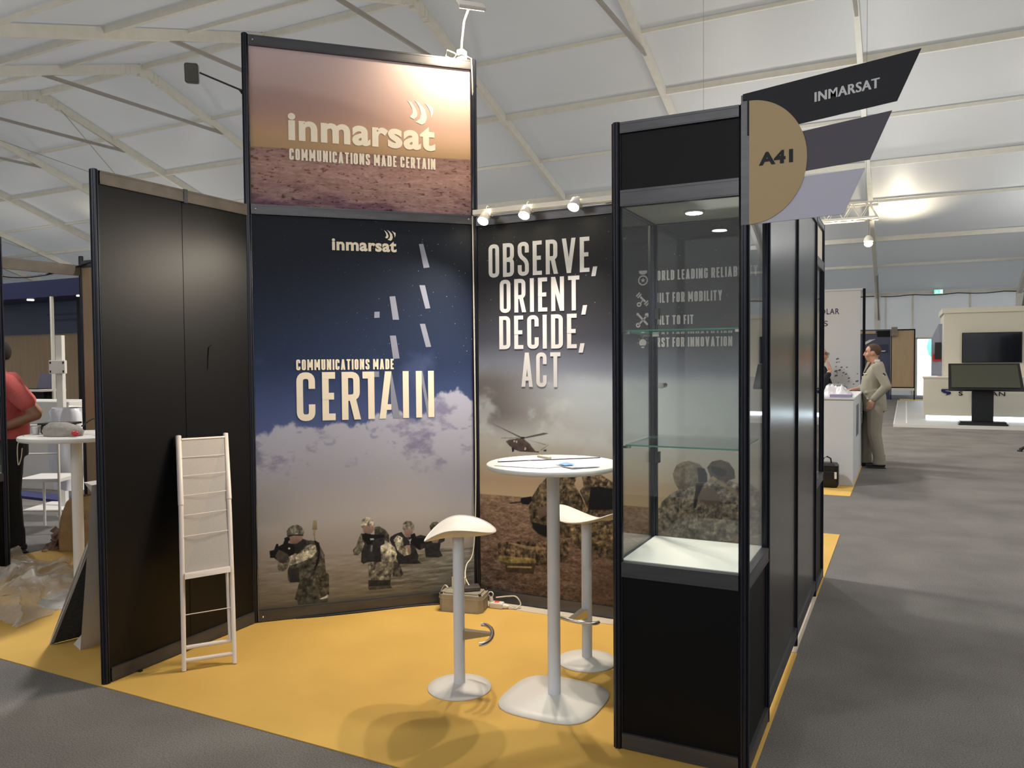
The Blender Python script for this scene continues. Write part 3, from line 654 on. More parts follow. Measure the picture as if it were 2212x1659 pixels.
mb = MB(TD); cond(mb, 'COMMUNICATIONS MADE', .263, .856, 1.518, 1.583, V, t=.15); mb.build('slogan_lettering', m_vinyl, P1)
mb = MB(TD); H0, H1 = 1.208, 1.505
def put(ch, u0, u1, w=None, t=.125):
    w = w or GW[ch]; k = (u1-u0)/w
    ly = 0
    for q in glyph(ch, w, t): ly += len(q) == 5; mb.add([(u0+p.x*k, V-.00025*ly, H0+p.y*(H1-H0)) for p in q[:4]], [(0, 1, 2, 3)])
put('C', .262, .372, .385, .135); put('E', .414, .493, .28, .14); put('R', .532, .648, .385, .13)
mb.quad((.660, V, 1.462), (.733, V, 1.462), (.733, V, 1.505), (.660, V, 1.505)).quad((.693, V-.0003, H0), (.733, V-.0003, H0), (.733, V-.0003, H1), (.693, V-.0003, H1))
mb.quad((.763, V, H0), (.803, V, H0), (.841, V, H1), (.800, V, H1)).quad((.785, V-.0003, 1.262), (.838, V-.0003, 1.262), (.838, V-.0003, 1.298), (.792, V-.0003, 1.298))
mb.quad((.912, V, H0), (.950, V, H0), (.950, V, H1), (.912, V, H1)).quad((.996, V, H0), (1.034, V, H0), (1.034, V, H1), (.996, V, H1)).quad((1.075, V, H0), (1.113, V, H0), (1.113, V, H1), (1.075, V, H1))
mb.build('headline_lettering', m_vinyl, P1)
mb = MB(TD); W_ = -.0014
for q in ([(833, 1505), (841, 1505), (893, 1209), (850, 1209), (836, 1290)], [(733, 1505), (764, 1505), (764, 1470), (733, 1470)], [(1034, 1505), (1040, 1505), (1075, 1300), (1075, 1212), (1069, 1212), (1034, 1430)],
          [(1026, 2309), (1054, 2312), (1093, 2164), (1055, 2158)], [(1026, 2049), (1062, 2050), (1095, 1904), (1063, 1901)], [(835, 1974), (871, 1977), (894, 1829), (854, 1829)], [(739, 1877), (772, 1879), (771, 1841), (738, 1839)], [(834, 1729), (872, 1730), (894, 1585), (853, 1583)], [(1026, 1804), (1060, 1805), (1098, 1658), (1064, 1656)]):
    mb.add([(a/1000, W_, b/1000) for a, b in q], [tuple(range(len(q)))])
mb.pieces('printed_dash', m_ghost, P1)

# back wall
BW = thing('poster_wall', 'back wall of the booth printed with smoky sky, helicopter and crouching soldiers', 'poster wall', (2*M, 2*M, 0))
railbox(MB(TB), M+.02, 3*M-.02, 2.435, 2.49).build('top_rail', m_rail, BW); railbox(MB(TB), M+.02, 3*M-.02, .012, .075).build('bottom_rail', m_rail, BW)
MB(TB).box(M+.02, 3*M-.02, .004, .012, .07, 2.44).build('backing_panel', m_blackm, BW)
def paint_smoke(U, Z):
    img = grad(Z, [(.07, (74, 58, 46)), (.3, (90, 70, 58)), (.55, (108, 86, 70)), (.695, (118, 94, 74)), (.70, (160, 138, 108)), (.8, (150, 126, 100)), (.95, (152, 142, 126)), (1.1, (158, 152, 144)), (1.3, (164, 164, 160)), (1.42, (150, 150, 154)), (1.52, (108, 108, 116)), (1.7, (58, 57, 62)), (1.95, (36, 34, 36)), (2.5, (28, 27, 27))])
    n = vnoise(U*3.2, Z*3.6, 5, 6, .6); left = sst(1.75, 1.05, U)
    blend(img, (88, 80, 76), .95*sst(.45, .64, n+.25*left-.08)*sst(1.6, 1.42, Z)*sst(1.05, 1.25, Z)*left)
    blend(img, (176, 176, 170), .6*sst(.45, .65, vnoise(U*4, Z*5, 9, 5))*sst(1.5, 1.36, Z)*sst(.9, 1.1, Z))
    e = 1.47+.16*(vnoise(U*4, Z*2, 19, 5)-.5); blend(img, (168, 170, 168), .55*sst(.03, -.05, Z-e)*sst(1.5, 1.9, U)*sst(1.0, 1.2, Z))
    blend(img, (112, 104, 98), .4*sst(.55, .7, vnoise(U*6+4, Z*7, 23, 5))*left*sst(.9, 1.0, Z)*sst(1.35, 1.2, Z))
    g = sst(.004, -.004, Z-.697); t = vnoise(U*16, Z*44, 27, 6, .7)-.5; t2 = vnoise(U*60, Z*110, 29, 3, .7)-.5
    img += (g*(t*76+t2*72))[..., None]*np.array([1, .92, .84]); blend(img, (60, 44, 34), .5*g*sst(1.55, 1.9, U)*sst(.45, .2, Z))
    rng = np.random.RandomState(8); st = rng.rand(*U.shape); br = rng.rand(*U.shape)*sst(1.65, 1.85, Z)
    k = ((st > .9975)*br)[..., None]*.8; img = img*(1-k)+np.array([170, 172, 178.])*k
    return figures(img, U, Z, 'P2', 71)
P2 = print_mesh('smoke_poster', TB, M+.022, 3*M-.022, .077, 2.434, .0038, paint_smoke, GP2, m_print, BW, y=-.0005)
for txt, a, b, c, d in (('OBSERVE,', 1.088, 1.779, 2.099, 2.311), ('ORIENT,', 1.167, 1.713, 1.870, 2.081), ('DECIDE,', 1.161, 1.694, 1.639, 1.850), ('ACT', 1.316, 1.585, 1.400, 1.616)):
    mb = MB(TB); cond(mb, txt, a, b, c, d, V, gap=.115, t=.118); mb.build('headline_lettering', m_vinyl2, P2)
for txt, b, c, d in (('WORLD LEADING RELIABILITY', 2.762, 2.024, 2.081), ('BUILT FOR MOBILITY', 2.569, 1.895, 1.953), ('BUILT TO FIT', 2.408, 1.768, 1.821), ('FIRST FOR INNOVATION', 2.625, 1.639, 1.694)):
    mb = MB(TB); cond(mb, txt, 2.156, b, c, d, V, gap=.11, t=.15); mb.build('caption_lettering', m_vinyl2, P2)
def ring(mb, c, r0, r1, y, n=28): mb.add([(c[0]+r*math.cos(2*PI*k/n), y, c[1]+r*math.sin(2*PI*k/n)) for r in (r0, r1) for k in range(n)], [(k, (k+1) % n, n+(k+1) % n, n+k) for k in range(n)])
def disc(mb, c, r, y, n=24): mb.add([(c[0]+r*math.cos(2*PI*k/n), y, c[1]+r*math.sin(2*PI*k/n)) for k in range(n)], [tuple(range(n))])
def star(mb, c, r, y): mb.add([(c[0]+(r if k % 2 == 0 else r*.42)*math.sin(PI*k/5), y, c[1]+(r if k % 2 == 0 else r*.42)*math.cos(PI*k/5)) for k in range(10)], [tuple(range(10))])
def bar(mb, a, b, w, y):
    a = Vector(a); b = Vector(b); d = (b-a).normalized(); n_ = Vector((-d.y, d.x))*w/2
    mb.add([(p.x, y, p.y) for p in (a-n_, b-n_, b+n_, a+n_)], [(0, 1, 2, 3)])
mb = MB(TB); ring(mb, (2.112, 2.030), .022, .030, V); star(mb, (2.112, 2.030), .016, V); mb.quad((2.088, V, 2.087), (2.138, V, 2.087), (2.136, V, 2.072), (2.122, V, 2.064), (2.103, V, 2.064), (2.089, V, 2.072)); mb.build('medal_icon', m_vinyl2, P2)
mb = MB(TB); bar(mb, (2.096, 1.935), (2.126, 1.905), .012, V)
for q in ((2.082, 1.949), (2.091, 1.940), (2.131, 1.900), (2.140, 1.891)): bar(mb, (q[0]-.011, q[1]-.011), (q[0]+.011, q[1]+.011), .008, V)
bar(mb, (2.10, 1.90), (2.112, 1.918), .006, V); ring(mb, (2.088, 1.890), .006, .014, V); mb.build('satellite_icon', m_vinyl2, P2)
mb = MB(TB); bar(mb, (2.082, 1.832), (2.140, 1.770), .012, V); bar(mb, (2.084, 1.770), (2.134, 1.822), .010, V); ring(mb, (2.082, 1.769), .006, .014, V); disc(mb, (2.136, 1.826), .013, V); disc(mb, (2.08, 1.833), .008, V); mb.build('tools_icon', m_vinyl2, P2)
mb = MB(TB); disc(mb, (2.110, 1.665), .022, V); mb.quad((2.101, V, 1.634), (2.119, V, 1.634), (2.119, V, 1.65), (2.101, V, 1.65))
for k in range(5): a = PI*k/4; bar(mb, (2.11+.028*math.cos(a), 1.665+.028*math.sin(a)), (2.11+.034*math.cos(a), 1.665+.034*math.sin(a)), .003, V)
mb.build('lightbulb_icon', m_vinyl2, P2)

# display cases
m_opal = bpy.data.materials.new('opal_board'); m_opal.use_nodes = True; nt = m_opal.node_tree; nt.nodes.clear()
o_ = nt.nodes.new('ShaderNodeOutputMaterial'); mx = nt.nodes.new('ShaderNodeMixShader'); a_ = nt.nodes.new('ShaderNodeBsdfTranslucent'); b_ = nt.nodes.new('ShaderNodeBsdfDiffuse'); mx.inputs[0].default_value = .2
a_.inputs[0].default_value = (.86, .88, .84, 1); b_.inputs[0].default_value = (.8, .82, .78, 1); nt.links.new(a_.outputs[0], mx.inputs[1]); nt.links.new(b_.outputs[0], mx.inputs[2]); nt.links.new(mx.outputs[0], o_.inputs[0])
def display_case(ox, oy, label, header, cat='display case', lit=True, flip=False):
    T = thing('display_case', label, cat, (ox, oy, 0), group='tall glass display cases')
    w = M/2; X = (ox, ox+w); Y = (oy, oy+w)
    for x in X:
        for y in Y: post(x, y, 2.5, T)
    Fr = [frame((ox, oy, 0), (1, 0, 0), (0, 1, 0)), frame((ox, oy+w, 0), (1, 0, 0), (0, 1, 0)), frame((ox, oy, 0), (0, 1, 0), (-1, 0, 0)), frame((ox+w, oy, 0), (0, 1, 0), (-1, 0, 0))]
    for k, (a, b) in enumerate(((.01, .07), (.704, .762), (2.172, 2.235), (2.457, 2.5))):
        mb = MB()
        for F_ in Fr:
            mb.T = None; q = MB(); railbox(q, .018, w-.018, a, b); mb.add([F_ @ Vector(p) for p in q.v], q.f)
        mb.build(('bottom_rail', 'counter_rail', 'lintel_rail', 'top_rail')[k], m_rail, T)
    for i, F_ in enumerate(Fr):
        MB(F_).box(.018, w-.018, -.004, .004, .07, .704).build('base_panel', m_blackm, T)
        MB(F_).box(.018, w-.018, -.004, .004, 2.235, 2.457).build('header_panel', header, T)
        g = MB(F_).box(.018, w-.018, -.003, .003, .762, 2.172).build('glass_pane' if i != 1 else 'glass_door', m_glass, T)
        if i == 1:
            MB(F_).tube([(.05, -.045, 1.452), (.05, .02, 1.452)], .011, 12).tube([(.05, -.055, 1.452), (.05, -.045, 1.452)], .014, 12).build('lock', m_chrome, g)
            MB(F_).box(.012, .03, -.02, .012, 1.10, 1.15).box(.012, .03, -.02, .012, 1.75, 1.80).pieces('hinge', m_blk, g)
    MB().box(ox+.012, ox+w-.012, oy+.012, oy+w-.012, .745, .766).build('display_floor', m_white, T)
    c = MB().box(ox+.012, ox+w-.012, oy+.012, oy+w-.012, 2.176, 2.179).build('ceiling_board', m_opal, T)
    if lit:
        cx, cy = ox+w/2, oy+w/2
        MB().lathe([(.034, 0), (.042, .002), (.042, .008), (.034, .008)], (cx, cy, 2.168), 32).build('lamp_ring', m_white, c)
        MB().lathe([(.033, 0), (.033, .004)], (cx, cy, 2.166), 32).build('led_lens', emat('led_downlight', (250, 255, 255), 30), c)
        L = bpy.data.lights.new('downlight', 'SPOT'); L.energy = 34; L.spot_size = 2.3; L.spot_blend = .8; L.color = (.93, 1, .95); L.shadow_soft_size = .035
        lo = bpy.data.objects.new('downlight', L); C.objects.link(lo); lo.location = (cx, cy, 2.155)
    for z in (1.224, 1.682):
        s = MB().box(ox+.025, ox+w-.025, oy+.025, oy+w-.025, z, z+.006).build('glass_shelf', m_glass, T)
        MB().box(ox+.025, ox+w-.025, oy+.0235, oy+.025, z, z+.006).box(ox+w-.025, ox+w-.0235, oy+.025, oy+w-.025, z, z+.006).box(ox+.0235, ox+.025, oy+.025, oy+w-.025, z, z+.006).build('shelf_edge', m_edge, s)
        MB().box(ox+.01, ox+.04, oy+.03, oy+.045, z-.01, z).box(ox+w-.04, ox+w-.01, oy+.03, oy+.045, z-.01, z).box(ox+.01, ox+.04, oy+w-.045, oy+w-.03, z-.01, z).pieces('shelf_clip', m_chrome, s)
    return T
case = display_case(2.5*M, .5*M, 'empty lit glass display case with black base, in front under the blade sign', m_blackm)
display_case(2.5*M, 3*M, 'distant glass display case with a cream header at the end of the black side wall', m_vinyl, lit=False)
display_case(-3*M, .5*M, 'dark display case of the neighbouring booth, cut by the left picture edge', m_blackm, lit=False)
# side wall
for k, lab in ((1, 'black side partition next to the display case, along the aisle'), (2, 'black side partition farther along the aisle, beige floor at its foot')):
    T = thing('side_partition', lab, 'partition wall', (3*M, (k+.5)*M, 0), group='black partitions along the aisle')
    a, b = k*M+.02, (k+1)*M-.02
    if k == 1: post(3*M, 2*M, 2.5, T)
    railbox(MB(TR), a, b, 2.44, 2.5).build('top_rail', m_rail, T); railbox(MB(TR), a, b, .05, .11).build('bottom_rail', m_rail, T)
    MB(TR).box(a, b, -.008, .008, .11, 2.44).build('panel', m_black2, T)

# blade sign
Yp = .5*M-.026
SG = thing('blade_sign', 'dark blade sign with stand number on a gold half disc, above the aisle', 'sign', (3*M, Yp, 2.3))
s_dark = mat('sign_charcoal', (28, 30, 37), .55, spec=.3); s_mid = mat('sign_slate', (84, 82, 92), .55, spec=.3); s_lav = mat('sign_lavender', (186, 184, 202), .5); s_gold = mat('sign_gold', (174, 150, 108), .5)
MB().slab([(2.952, 2.532), (3.528, 2.593), (3.457, 2.432), (3.0, 2.383), (2.968, 2.383), (2.968, 2.51), (2.952, 2.51)], Yp, Yp+.006).build('upper_blade', s_dark, SG)
MB().slab([(2.98, 2.352), (3.442, 2.402), (3.375, 2.247), (2.98, 2.218)], Yp, Yp+.006).build('middle_blade', s_mid, SG)
MB().slab([(2.98, 2.205), (3.36, 2.220), (3.293, 2.069), (2.980, 2.058)], Yp, Yp+.006).build('lower_blade', s_lav, SG)
P = [(2.976, 2.059), (2.976, 2.504)]+[(2.976+.198*math.sin(a), 2.2815+.2225*math.cos(a)) for a in [PI*k/40 for k in range(41)]]
dk = MB().slab(P, Yp-.004, Yp-.0005).build('half_disc', s_gold, SG)
mb = MB(); font_mesh('A41', 3.010, 3.127, 2.266, 2.313, Yp-.0055, mb, bold=.045, space=1.05); mb.build('number_lettering', s_dark, dk)
mb = MB()
for k in range(-2, 3): font_mesh('INMARSAT', 3.1985+.0007*k, 3.4025+.0007*k, 2.466, 2.500, -.0002*(k+2), mb, bold=.006, space=1.08)
mb.v = [(x, Yp-.0015+y, z+(x-3.198)*.085) for x, y, z in mb.v]; mb.build('name_lettering', m_vinyl2, SG)
MB().box(2.945, 2.975, Yp+.006, Yp+.016, 2.06, 2.53).build('mounting_bracket', m_rail, SG)
# ------------------------------------------------------------------ lamps of the booth
TK = thing('lighting_track', 'silver track along the top of the printed back wall', 'lighting track', (1.5, 1.9, 2.5))
MB().box(1.02, 2.35, 1.885, 1.925, 2.495, 2.525).box(1.02, 2.35, 1.897, 1.913, 2.490, 2.495).build('rail', m_alu, TK)
for x in (1.08, 1.9): MB().box(x-.02, x+.02, 1.90, 1.99, 2.50, 2.512).pieces('bracket', m_rail, TK)
m_spot = emat('spot_bulb', (255, 240, 205), 60)
def track_spot(x, y, z, tgt, label, p):
    T = thing('track_spotlight', label, 'spotlight', (x, y, z), group='spotlights on the back wall track')
    d = (Vector(tgt)-Vector((x, y, z))).normalized()
    MB().tube([(x, 1.905, 2.495), (x, 1.905, 2.47), (x, y+.01, z+.03)], .008, 8).build('arm', m_white, T)
    MB().box(x-.02, x+.02, 1.89, 1.92, 2.478, 2.497).build('adapter', m_white, T)
    MB().tube([Vector((x, y, z))-d*k for k in (.055, .05, .02, -.01, -.012)], [.018, .026, .032, .036, .034], 20, cap=False).build('shade', m_white, T)
    b = MB().sphere(Vector((x, y, z))+d*.004, .029, 8).build('bulb', m_spot, T)
    MB().tube([(x+.02, 1.90, 2.49), (x+.035, 1.89, 2.53), (x+.0, 1.88, 2.54), (x-.02, 1.88, 2.50), (x-.01, y+.03, z+.03)], .0025, 6).build('lead', m_cable, T)
    L = bpy.data.lights.new('spot_beam', 'SPOT'); L.energy = p; L.spot_size = 2.35; L.spot_blend = .6; L.color = (1, .88, .72); L.shadow_soft_size = .02
    lo = bpy.data.objects.new('spot_beam', L); C.objects.link(lo); lo.location = Vector((x, y, z))+d*.05; lo.rotation_euler = d.to_track_quat('-Z', 'Y').to_euler()
track_spot(1.128, 1.83, 2.445, (1.15, .2, .4), 'round spotlight at the left end of the track, above OBSERVE', 52)
track_spot(1.412, 1.83, 2.455, (1.45, .3, .4), 'middle spotlight of the track above the back wall', 52)
track_spot(1.735, 1.83, 2.475, (1.7, .3, .4), 'brightest spotlight, right end of the track near the display case', 52)
# banner lamp
BL = thing('banner_lamp', 'lit white arm lamp clamped on top of the desert banner', 'lamp', (.93, 1.93, 3.5))
MB().box(.90, .95, 1.90, 1.96, 3.485, 3.56, .006).build('clamp', m_white, BL)
MB().tube([(.925, 1.925, 3.55), (.95, 1.89, 3.60), (1.02, 1.80, 3.68), (1.10, 1.72, 3.71)], .007, 8).build('arm', m_white, BL)
MB().tube([(.93, 1.93, 3.5), (.90, 1.88, 3.53), (.86, 1.86, 3.55), (.84, 1.87, 3.52), (.88, 1.90, 3.50), (.93, 1.88, 3.53), (.99, 1.94, 3.50), (.99, 1.96, 3.2), (.985, 1.955, 2.55)], .005, 8).build('lead', m_cable, BL)
hc = Vector((1.125, 1.695, 3.70)); hd = Vector((-.55, .35, -.85)).normalized()
hx = Vector((ss, ss, 0)); hy = hd.cross(hx).normalized(); HT = Matrix((hx, hy, -hd)).transposed().to_4x4(); HT.translation = hc
h_ = MB(HT).box(-.085, .085, -.055, .055, 0, .022, .006).build('lamp_head', m_white, BL)
MB(HT).box(-.076, .076, -.047, .047, -.003, .0).build('lit_glass', emat('banner_lamp_glass', (255, 238, 200), 14), h_)
L = bpy.data.lights.new('banner_beam', 'SPOT'); L.energy = 48; L.spot_size = 2.6; L.spot_blend = .7; L.color = (1, .82, .58); L.shadow_soft_size = .05
lo = bpy.data.objects.new('banner_beam', L); C.objects.link(lo); lo.location = hc+hd*.02; lo.rotation_euler = Vector((-.45, .45, -.75)).to_track_quat('-Z', 'Y').to_euler()
# black arm floodlight, off
BF = thing('arm_floodlight', 'unlit black floodlight on a thin arm beside the tower', 'floodlight', (0, M, 3.17))
A_, B_ = Vector((-.02, M, 3.165)), Vector((-.325, .945, 3.315))
MB().tube([A_, A_+Vector((-.03, 0, .02)), B_], [.016, .006, .0055], 8).build('arm', m_blk, BF)
fd = Vector((.62, -.75, -.18)).normalized(); fxv = Vector((0, 0, 1)).cross(fd).normalized(); fyv = fd.cross(fxv).normalized()
FT = Matrix((fxv, fyv, fd)).transposed().to_4x4(); FT.translation = B_+Vector((-.06, -.01, .005))
def rr(w, h, r, n=6): return [(sx*(w-r)+r*math.cos(a), sy*(h-r)+r*math.sin(a)) for sx, sy, a0 in ((1, 1, 0), (-1, 1, 90), (-1, -1, 180), (1, -1, 270)) for a in [math.radians(a0+90*k/n) for k in range(n+1)]]
hb = MB(FT).prism(rr(.040, .058, .014), -.03, .005).build('housing', m_blk, BF)
MB(FT).prism(rr(.034, .050, .01), .005, .007).build('reflector', mat('grey_reflector', (66, 64, 54), .5, metal=.3), hb)

# ------------------------------------------------------------------ bar table and stools
BT = thing('bar_table', 'round white high bar table on one pole with square base', 'table', (2.05, .785, 0))
def superell(a, b, n, k=56): return [(a*abs(math.cos(t))**(2/n)*(1 if math.cos(t) >= 0 else -1), b*abs(math.sin(t))**(2/n)*(1 if math.sin(t) >= 0 else -1)) for t in [2*PI*i/k for i in range(k)]]
mb = MB(); rings = [(.228, .002), (.232, .006), (.230, .012), (.18, .018), (.09, .026), (.045, .032), (.03, .034)]
pr = superell(1, 1, 3.4)
for r, z in rings:
    s_ = min(1, r/.228); n_ = 2+1.4*s_
    mb.v += [(r*x, r*y, z) for x, y in superell(1, 1, n_)]
    mb.sm += []
n_ = 56
for i in range(len(rings)-1):
    for k in range(n_): mb.f.append((i*n_+k, i*n_+(k+1) % n_, (i+1)*n_+(k+1) % n_, (i+1)*n_+k)); mb.sm.append(True)
mb.f.append(tuple(range(n_-1, -1, -1))); mb.sm.append(False); mb.f.append(tuple(range(6*n_, 7*n_))); mb.sm.append(False)
mb.build('base', m_white, BT, local=True)
MB().lathe([(.0295, .028), (.0295, 1.07), (.06, 1.072), (.06, 1.078)]).build('pole', m_pole, BT, local=True)
MB().lathe([(.29, 1.076), (.302, 1.080), (.305, 1.088), (.305, 1.096), (.300, 1.1), (.05, 1.1005)], n=72).build('tabletop', m_white, BT, local=True)
def make_stool(loc, rz, label):
    T = thing('bar_stool', label, 'bar stool', loc, rz, 'white bar stools at the table')
    MB().lathe([(.150, .001), (.154, .006), (.152, .011), (.11, .016), (.06, .022), (.035, .027), (.027, .03)], n=48).build('base', m_white, T, local=True)
    MB().lathe([(.027, .026), (.027, .735)], n=28).build('pole', m_pole, T, local=True)
    mb = MB(); v = []; N, K = 10, 44
    def zz(x, y): return .742+(.5*x*x if x > 0 else -1.0*x*x)+1.75*y*y
    for side, off in ((1, .008), (-1, -.006)):
        for i in range(N+1):
            r = (i/N)
            for k in range(K):
                a = 2*PI*k/K; x = .172*r*math.cos(a)*(1+.06*math.cos(a)); y = .182*r*math.sin(a); e = 1-.8*max(0, (r-.85)/.15)**2
                v.append((x, y, zz(x, y)+off*e))
    f = []; B = (N+1)*K
    for s_ in (0, B):
        for i in range(N):
            for k in range(K): q = (s_+i*K+k, s_+i*K+(k+1) % K, s_+(i+1)*K+(k+1) % K, s_+(i+1)*K+k); f.append(q if s_ else q[::-1])
    for k in range(K): f.append((N*K+k, N*K+(k+1) % K, B+N*K+(k+1) % K, B+N*K+k))
    mb.add(v, f, True); mb.build('seat', m_white, T, local=True)
    fr = MB().tube([(.115+.055*math.cos(a)-.055+.045, .135*math.sin(a), .262) for a in [math.radians(-95+190*k/16) for k in range(17)]], .0095, 12)
    fr.build('footrest', m_chrome, T, local=True)
    MB().add([(.02, -.02, .24), (.02, .02, .24), (.02, .02, .285), (.02, -.02, .285), (.15, -.015, .258), (.15, .015, .258), (.15, .015, .268), (.15, -.015, .268)], [(0, 1, 2, 3), (4, 7, 6, 5), (0, 4, 5, 1), (3, 2, 6, 7), (0, 3, 7, 4), (1, 5, 6, 2)]).build('footrest_bracket', m_chrome, T, local=True)
    return T
make_stool((1.589, .707, 0), math.radians(27), 'white saddle-seat bar stool left of the table, fully in view')
make_stool((2.021, 1.276, 0), math.radians(258), 'white bar stool behind the table, partly hidden by the display case')
# things on the table
m_paper = mat('white_paper', (214, 206, 212), .6, noise_s=30, noise_a=.05)
zt = 1.1015
def sheet(name, label, cat, pts, z, m, curl=0, group=None):
    T = MB(); n = len(pts); T.add([(x, y, z) for x, y in pts]+[(x, y, z+.0018+curl*(i % 2)) for i, (x, y) in enumerate(pts)], [tuple(range(n-1, -1, -1)), tuple(range(n, 2*n))]+[(i, (i+1) % n, n+(i+1) % n, n+i) for i in range(n)])
    o = T.build(name, m); o['label'] = label; o['category'] = cat
    if group: o['group'] = group
    return o
pp = sheet('poster_print', 'large white plan sheet lying across the bar table', 'paper', [(1.81, .70), (2.19, 1.03), (2.10, 1.06), (1.86, .97), (1.765, .80)], zt, m_paper)
MB().add([(1.81, .699, zt-.0003), (2.19, 1.029, zt-.0003), (2.19, 1.029, zt+.0035), (1.81, .699, zt+.0035)], [(0, 1, 2, 3)]).add([(1.765, .799, zt-.0003), (1.81, .699, zt-.0003), (1.81, .699, zt+.0035), (1.765, .799, zt+.0035)], [(0, 1, 2, 3)]).build('dark_edge', mat('dark_print_edge', (84, 66, 92), .5), pp)
sheet('paper_sheet', 'blank white sheet at the front edge of the tabletop', 'paper', [(1.85, .585), (2.08, .58), (2.15, .68), (1.93, .79)], zt, m_paper)
br = sheet('brochure', 'blue and white folded leaflet on the right of the tabletop', 'leaflet', [(2.10, .70), (2.21, .62), (2.30, .72), (2.20, .84)], zt+.002, mat('leaflet_print', (222, 224, 234), .4, noise_s=60, col2=(168, 172, 190)), .004)
MB().add([(2.11, .695, zt+.0095), (2.165, .655, zt+.0095), (2.195, .70, zt+.0098), (2.13, .76, zt+.0098)], [(0, 1, 2, 3)]).build('blue_triangle', mat('leaflet_blue', (70, 150, 225), .4), br)
o = MB().prism(rr(.05, .011, .006), 0, .010); R_ = Matrix.Translation((1.955, .90, zt+.0025)) @ Matrix.Rotation(math.radians(-32), 4, 'Z'); o.T = R_
o = o.build('sachet', mat('cream_wrapper', (206, 200, 172), .5)); o['label'] = 'small cream wrapped packet on the plan sheet'; o['category'] = 'packet'

# ------------------------------------------------------------------ folding literature rack leaning on the left partition
RK = thing('literature_rack', 'folded white literature rack leaning on the black partition', 'literature rack', (.2, .35, 0))
fA, fB = Vector((.226, .271, 0)), Vector((.385, .454, 0))      # feet
ux = (fB-fA).normalized(); nb = Vector((-ux.y, ux.x, 0)); 
tA = Vector((.040, .330, 1.285)); tB = tA+ux*((fB-fA).length)
tA2, tB2 = (Vector((.030, .432, 1.18)), Vector((.030, .755, 1.165)))
RT = lambda s, h: (fA.lerp(fB, s)).lerp(Vector(tA2).lerp(Vector(tB2), s), h)
for s, nm in ((0, 'left_rail'), (1, 'right_rail')):
    P_ = [RT(s, h) for h in (0, .3, .66, 1)]; g = Vector((.02, -.012, 0))
    MB().tube([P_[0]+Vector((0, 0, .006)), P_[1]+g*.6, P_[2]+g, P_[3]], [.011, .0125, .0125, .0125], 12).build('side_tube', m_ral, RK)
    MB().tube([RT(s, .70)+g, P_[3], P_[3]+Vector((0, 0, .004))], [.0145, .0145, .008], 12).build('sleeve', m_ral, RK)
gg = lambda h: Vector((.02, -.012, 0))*(1 if .3 < h < .9 else .6)
q = lambda s, h, o=0: RT(s, h)+gg(h)+Vector((.012, -.010, 0))*o
MB().quad(q(.05, .40), q(.95, .40), q(.95, .985), q(.05, .985)).build('perforated_back', m_perf, RK)
for h in (.905, .825, .74, .655, .565): MB().tube([q(.05, h, .4), q(.95, h, .4)], .0022 if h < .6 else .0016, 6).build('retaining_wire', m_ral, RK)
MB().tube([q(.04, .985), q(.96, .985)], .006, 8).build('top_bar', m_ral, RK)
MB().add([q(.04, .395, -.5), q(.96, .395, -.5), q(.96, .395, 3.5), q(.04, .395, 3.5), q(.04, .41, -.5), q(.96, .41, -.5), q(.96, .415, 3.5), q(.04, .415, 3.5)], [(0, 1, 2, 3), (4, 5, 6, 7), (0, 1, 5, 4), (2, 3, 7, 6), (0, 3, 7, 4), (1, 2, 6, 5)]).build('bottom_tray', m_ral, RK)
MB().tube([q(.04, .235), q(.96, .235)], .0025, 6).build('cross_wire', m_ral, RK)
MB().tube([RT(0, .045), RT(1, .045)], .011, 12).build('foot_bar', m_ral, RK)
MB().tube([q(.04, .095, -1.6), q(.94, .095, -1.6)], .011, 12).tube([q(.92, .095, -1.6), q(.90, .39, -1.0)], .009, 10).build('folded_leg', m_ral, RK)
MB().box(.008, .034, .165, .180, .004, .012).build('plastic_clip', m_blk, label='tiny black plastic clip lying on the ochre carpet by the partition', category='clip')

# ------------------------------------------------------------------ junction box, adapter, socket, cables
JB = thing('junction_box', 'grey lidded junction box on the floor at the wall corner', 'electrical box', (1.0, 1.74, 0))
def chamf(x0, x1, y0, y1, c): return [(x0+c, y0), (x1-c, y0), (x1, y0+c), (x1, y1-c), (x1-c, y1), (x0+c, y1), (x0, y1-c), (x0, y0+c)]
jt = Matrix.Translation((1.01, 1.745, 0)) @ Matrix.Rotation(math.radians(12), 4, 'Z')
mb = MB(jt); mb.prism(chamf(-.14, .14, -.08, .08, .022), .004, .085).build('box_body', m_grybox, JB)
mb = MB(jt); mb.prism(chamf(-.146, .146, -.086, .086, .024), .085, .092).prism(chamf(-.143, .143, -.083, .083, .023), .092, .112).prism(chamf(-.12, .12, -.062, .062, .02), .112, .120).build('lid', m_grybox, JB)
mb = MB(jt)
for a in (-.125, .125):
    for b in (-.066, .066): mb.lathe([(.009, .112), (.009, .122), (.006, .124)], (a, b, 0), 12)
mb.pieces('lid_screw', m_blk, JB)
mb = MB(jt)
for k in range(5): mb.box(.1405, .1425, -.055+.024*k, -.045+.024*k, .02, .07)
mb.pieces('vent_rib', m_grybox, JB)
o = MB(jt @ Matrix.Rotation(.5, 4, 'Z')).box(-.01, .10, -.045, .035, .1225, .150, .006).build('power_adapter', mat('dark_grey_plastic', (74, 66, 62), .4)); o['label'] = 'dark power adapter resting on the junction box lid'; o['category'] = 'adapter'
o = MB(jt).prism([(-.09, .03), (.0, .03), (.0, .05), (-.09, .05)], .122, .19).build('card_folder', mat('cream_card', (216, 200, 160), .6)); o['label'] = 'cream card standing on the junction box behind the adapter'; o['category'] = 'card'
PS = thing('power_socket', 'white extension socket with red switch beside the junction box', 'power socket', (1.19, 1.9, 0))
pt = Matrix.Translation((1.205, 1.85, 0)) @ Matrix.Rotation(math.radians(8), 4, 'Z')
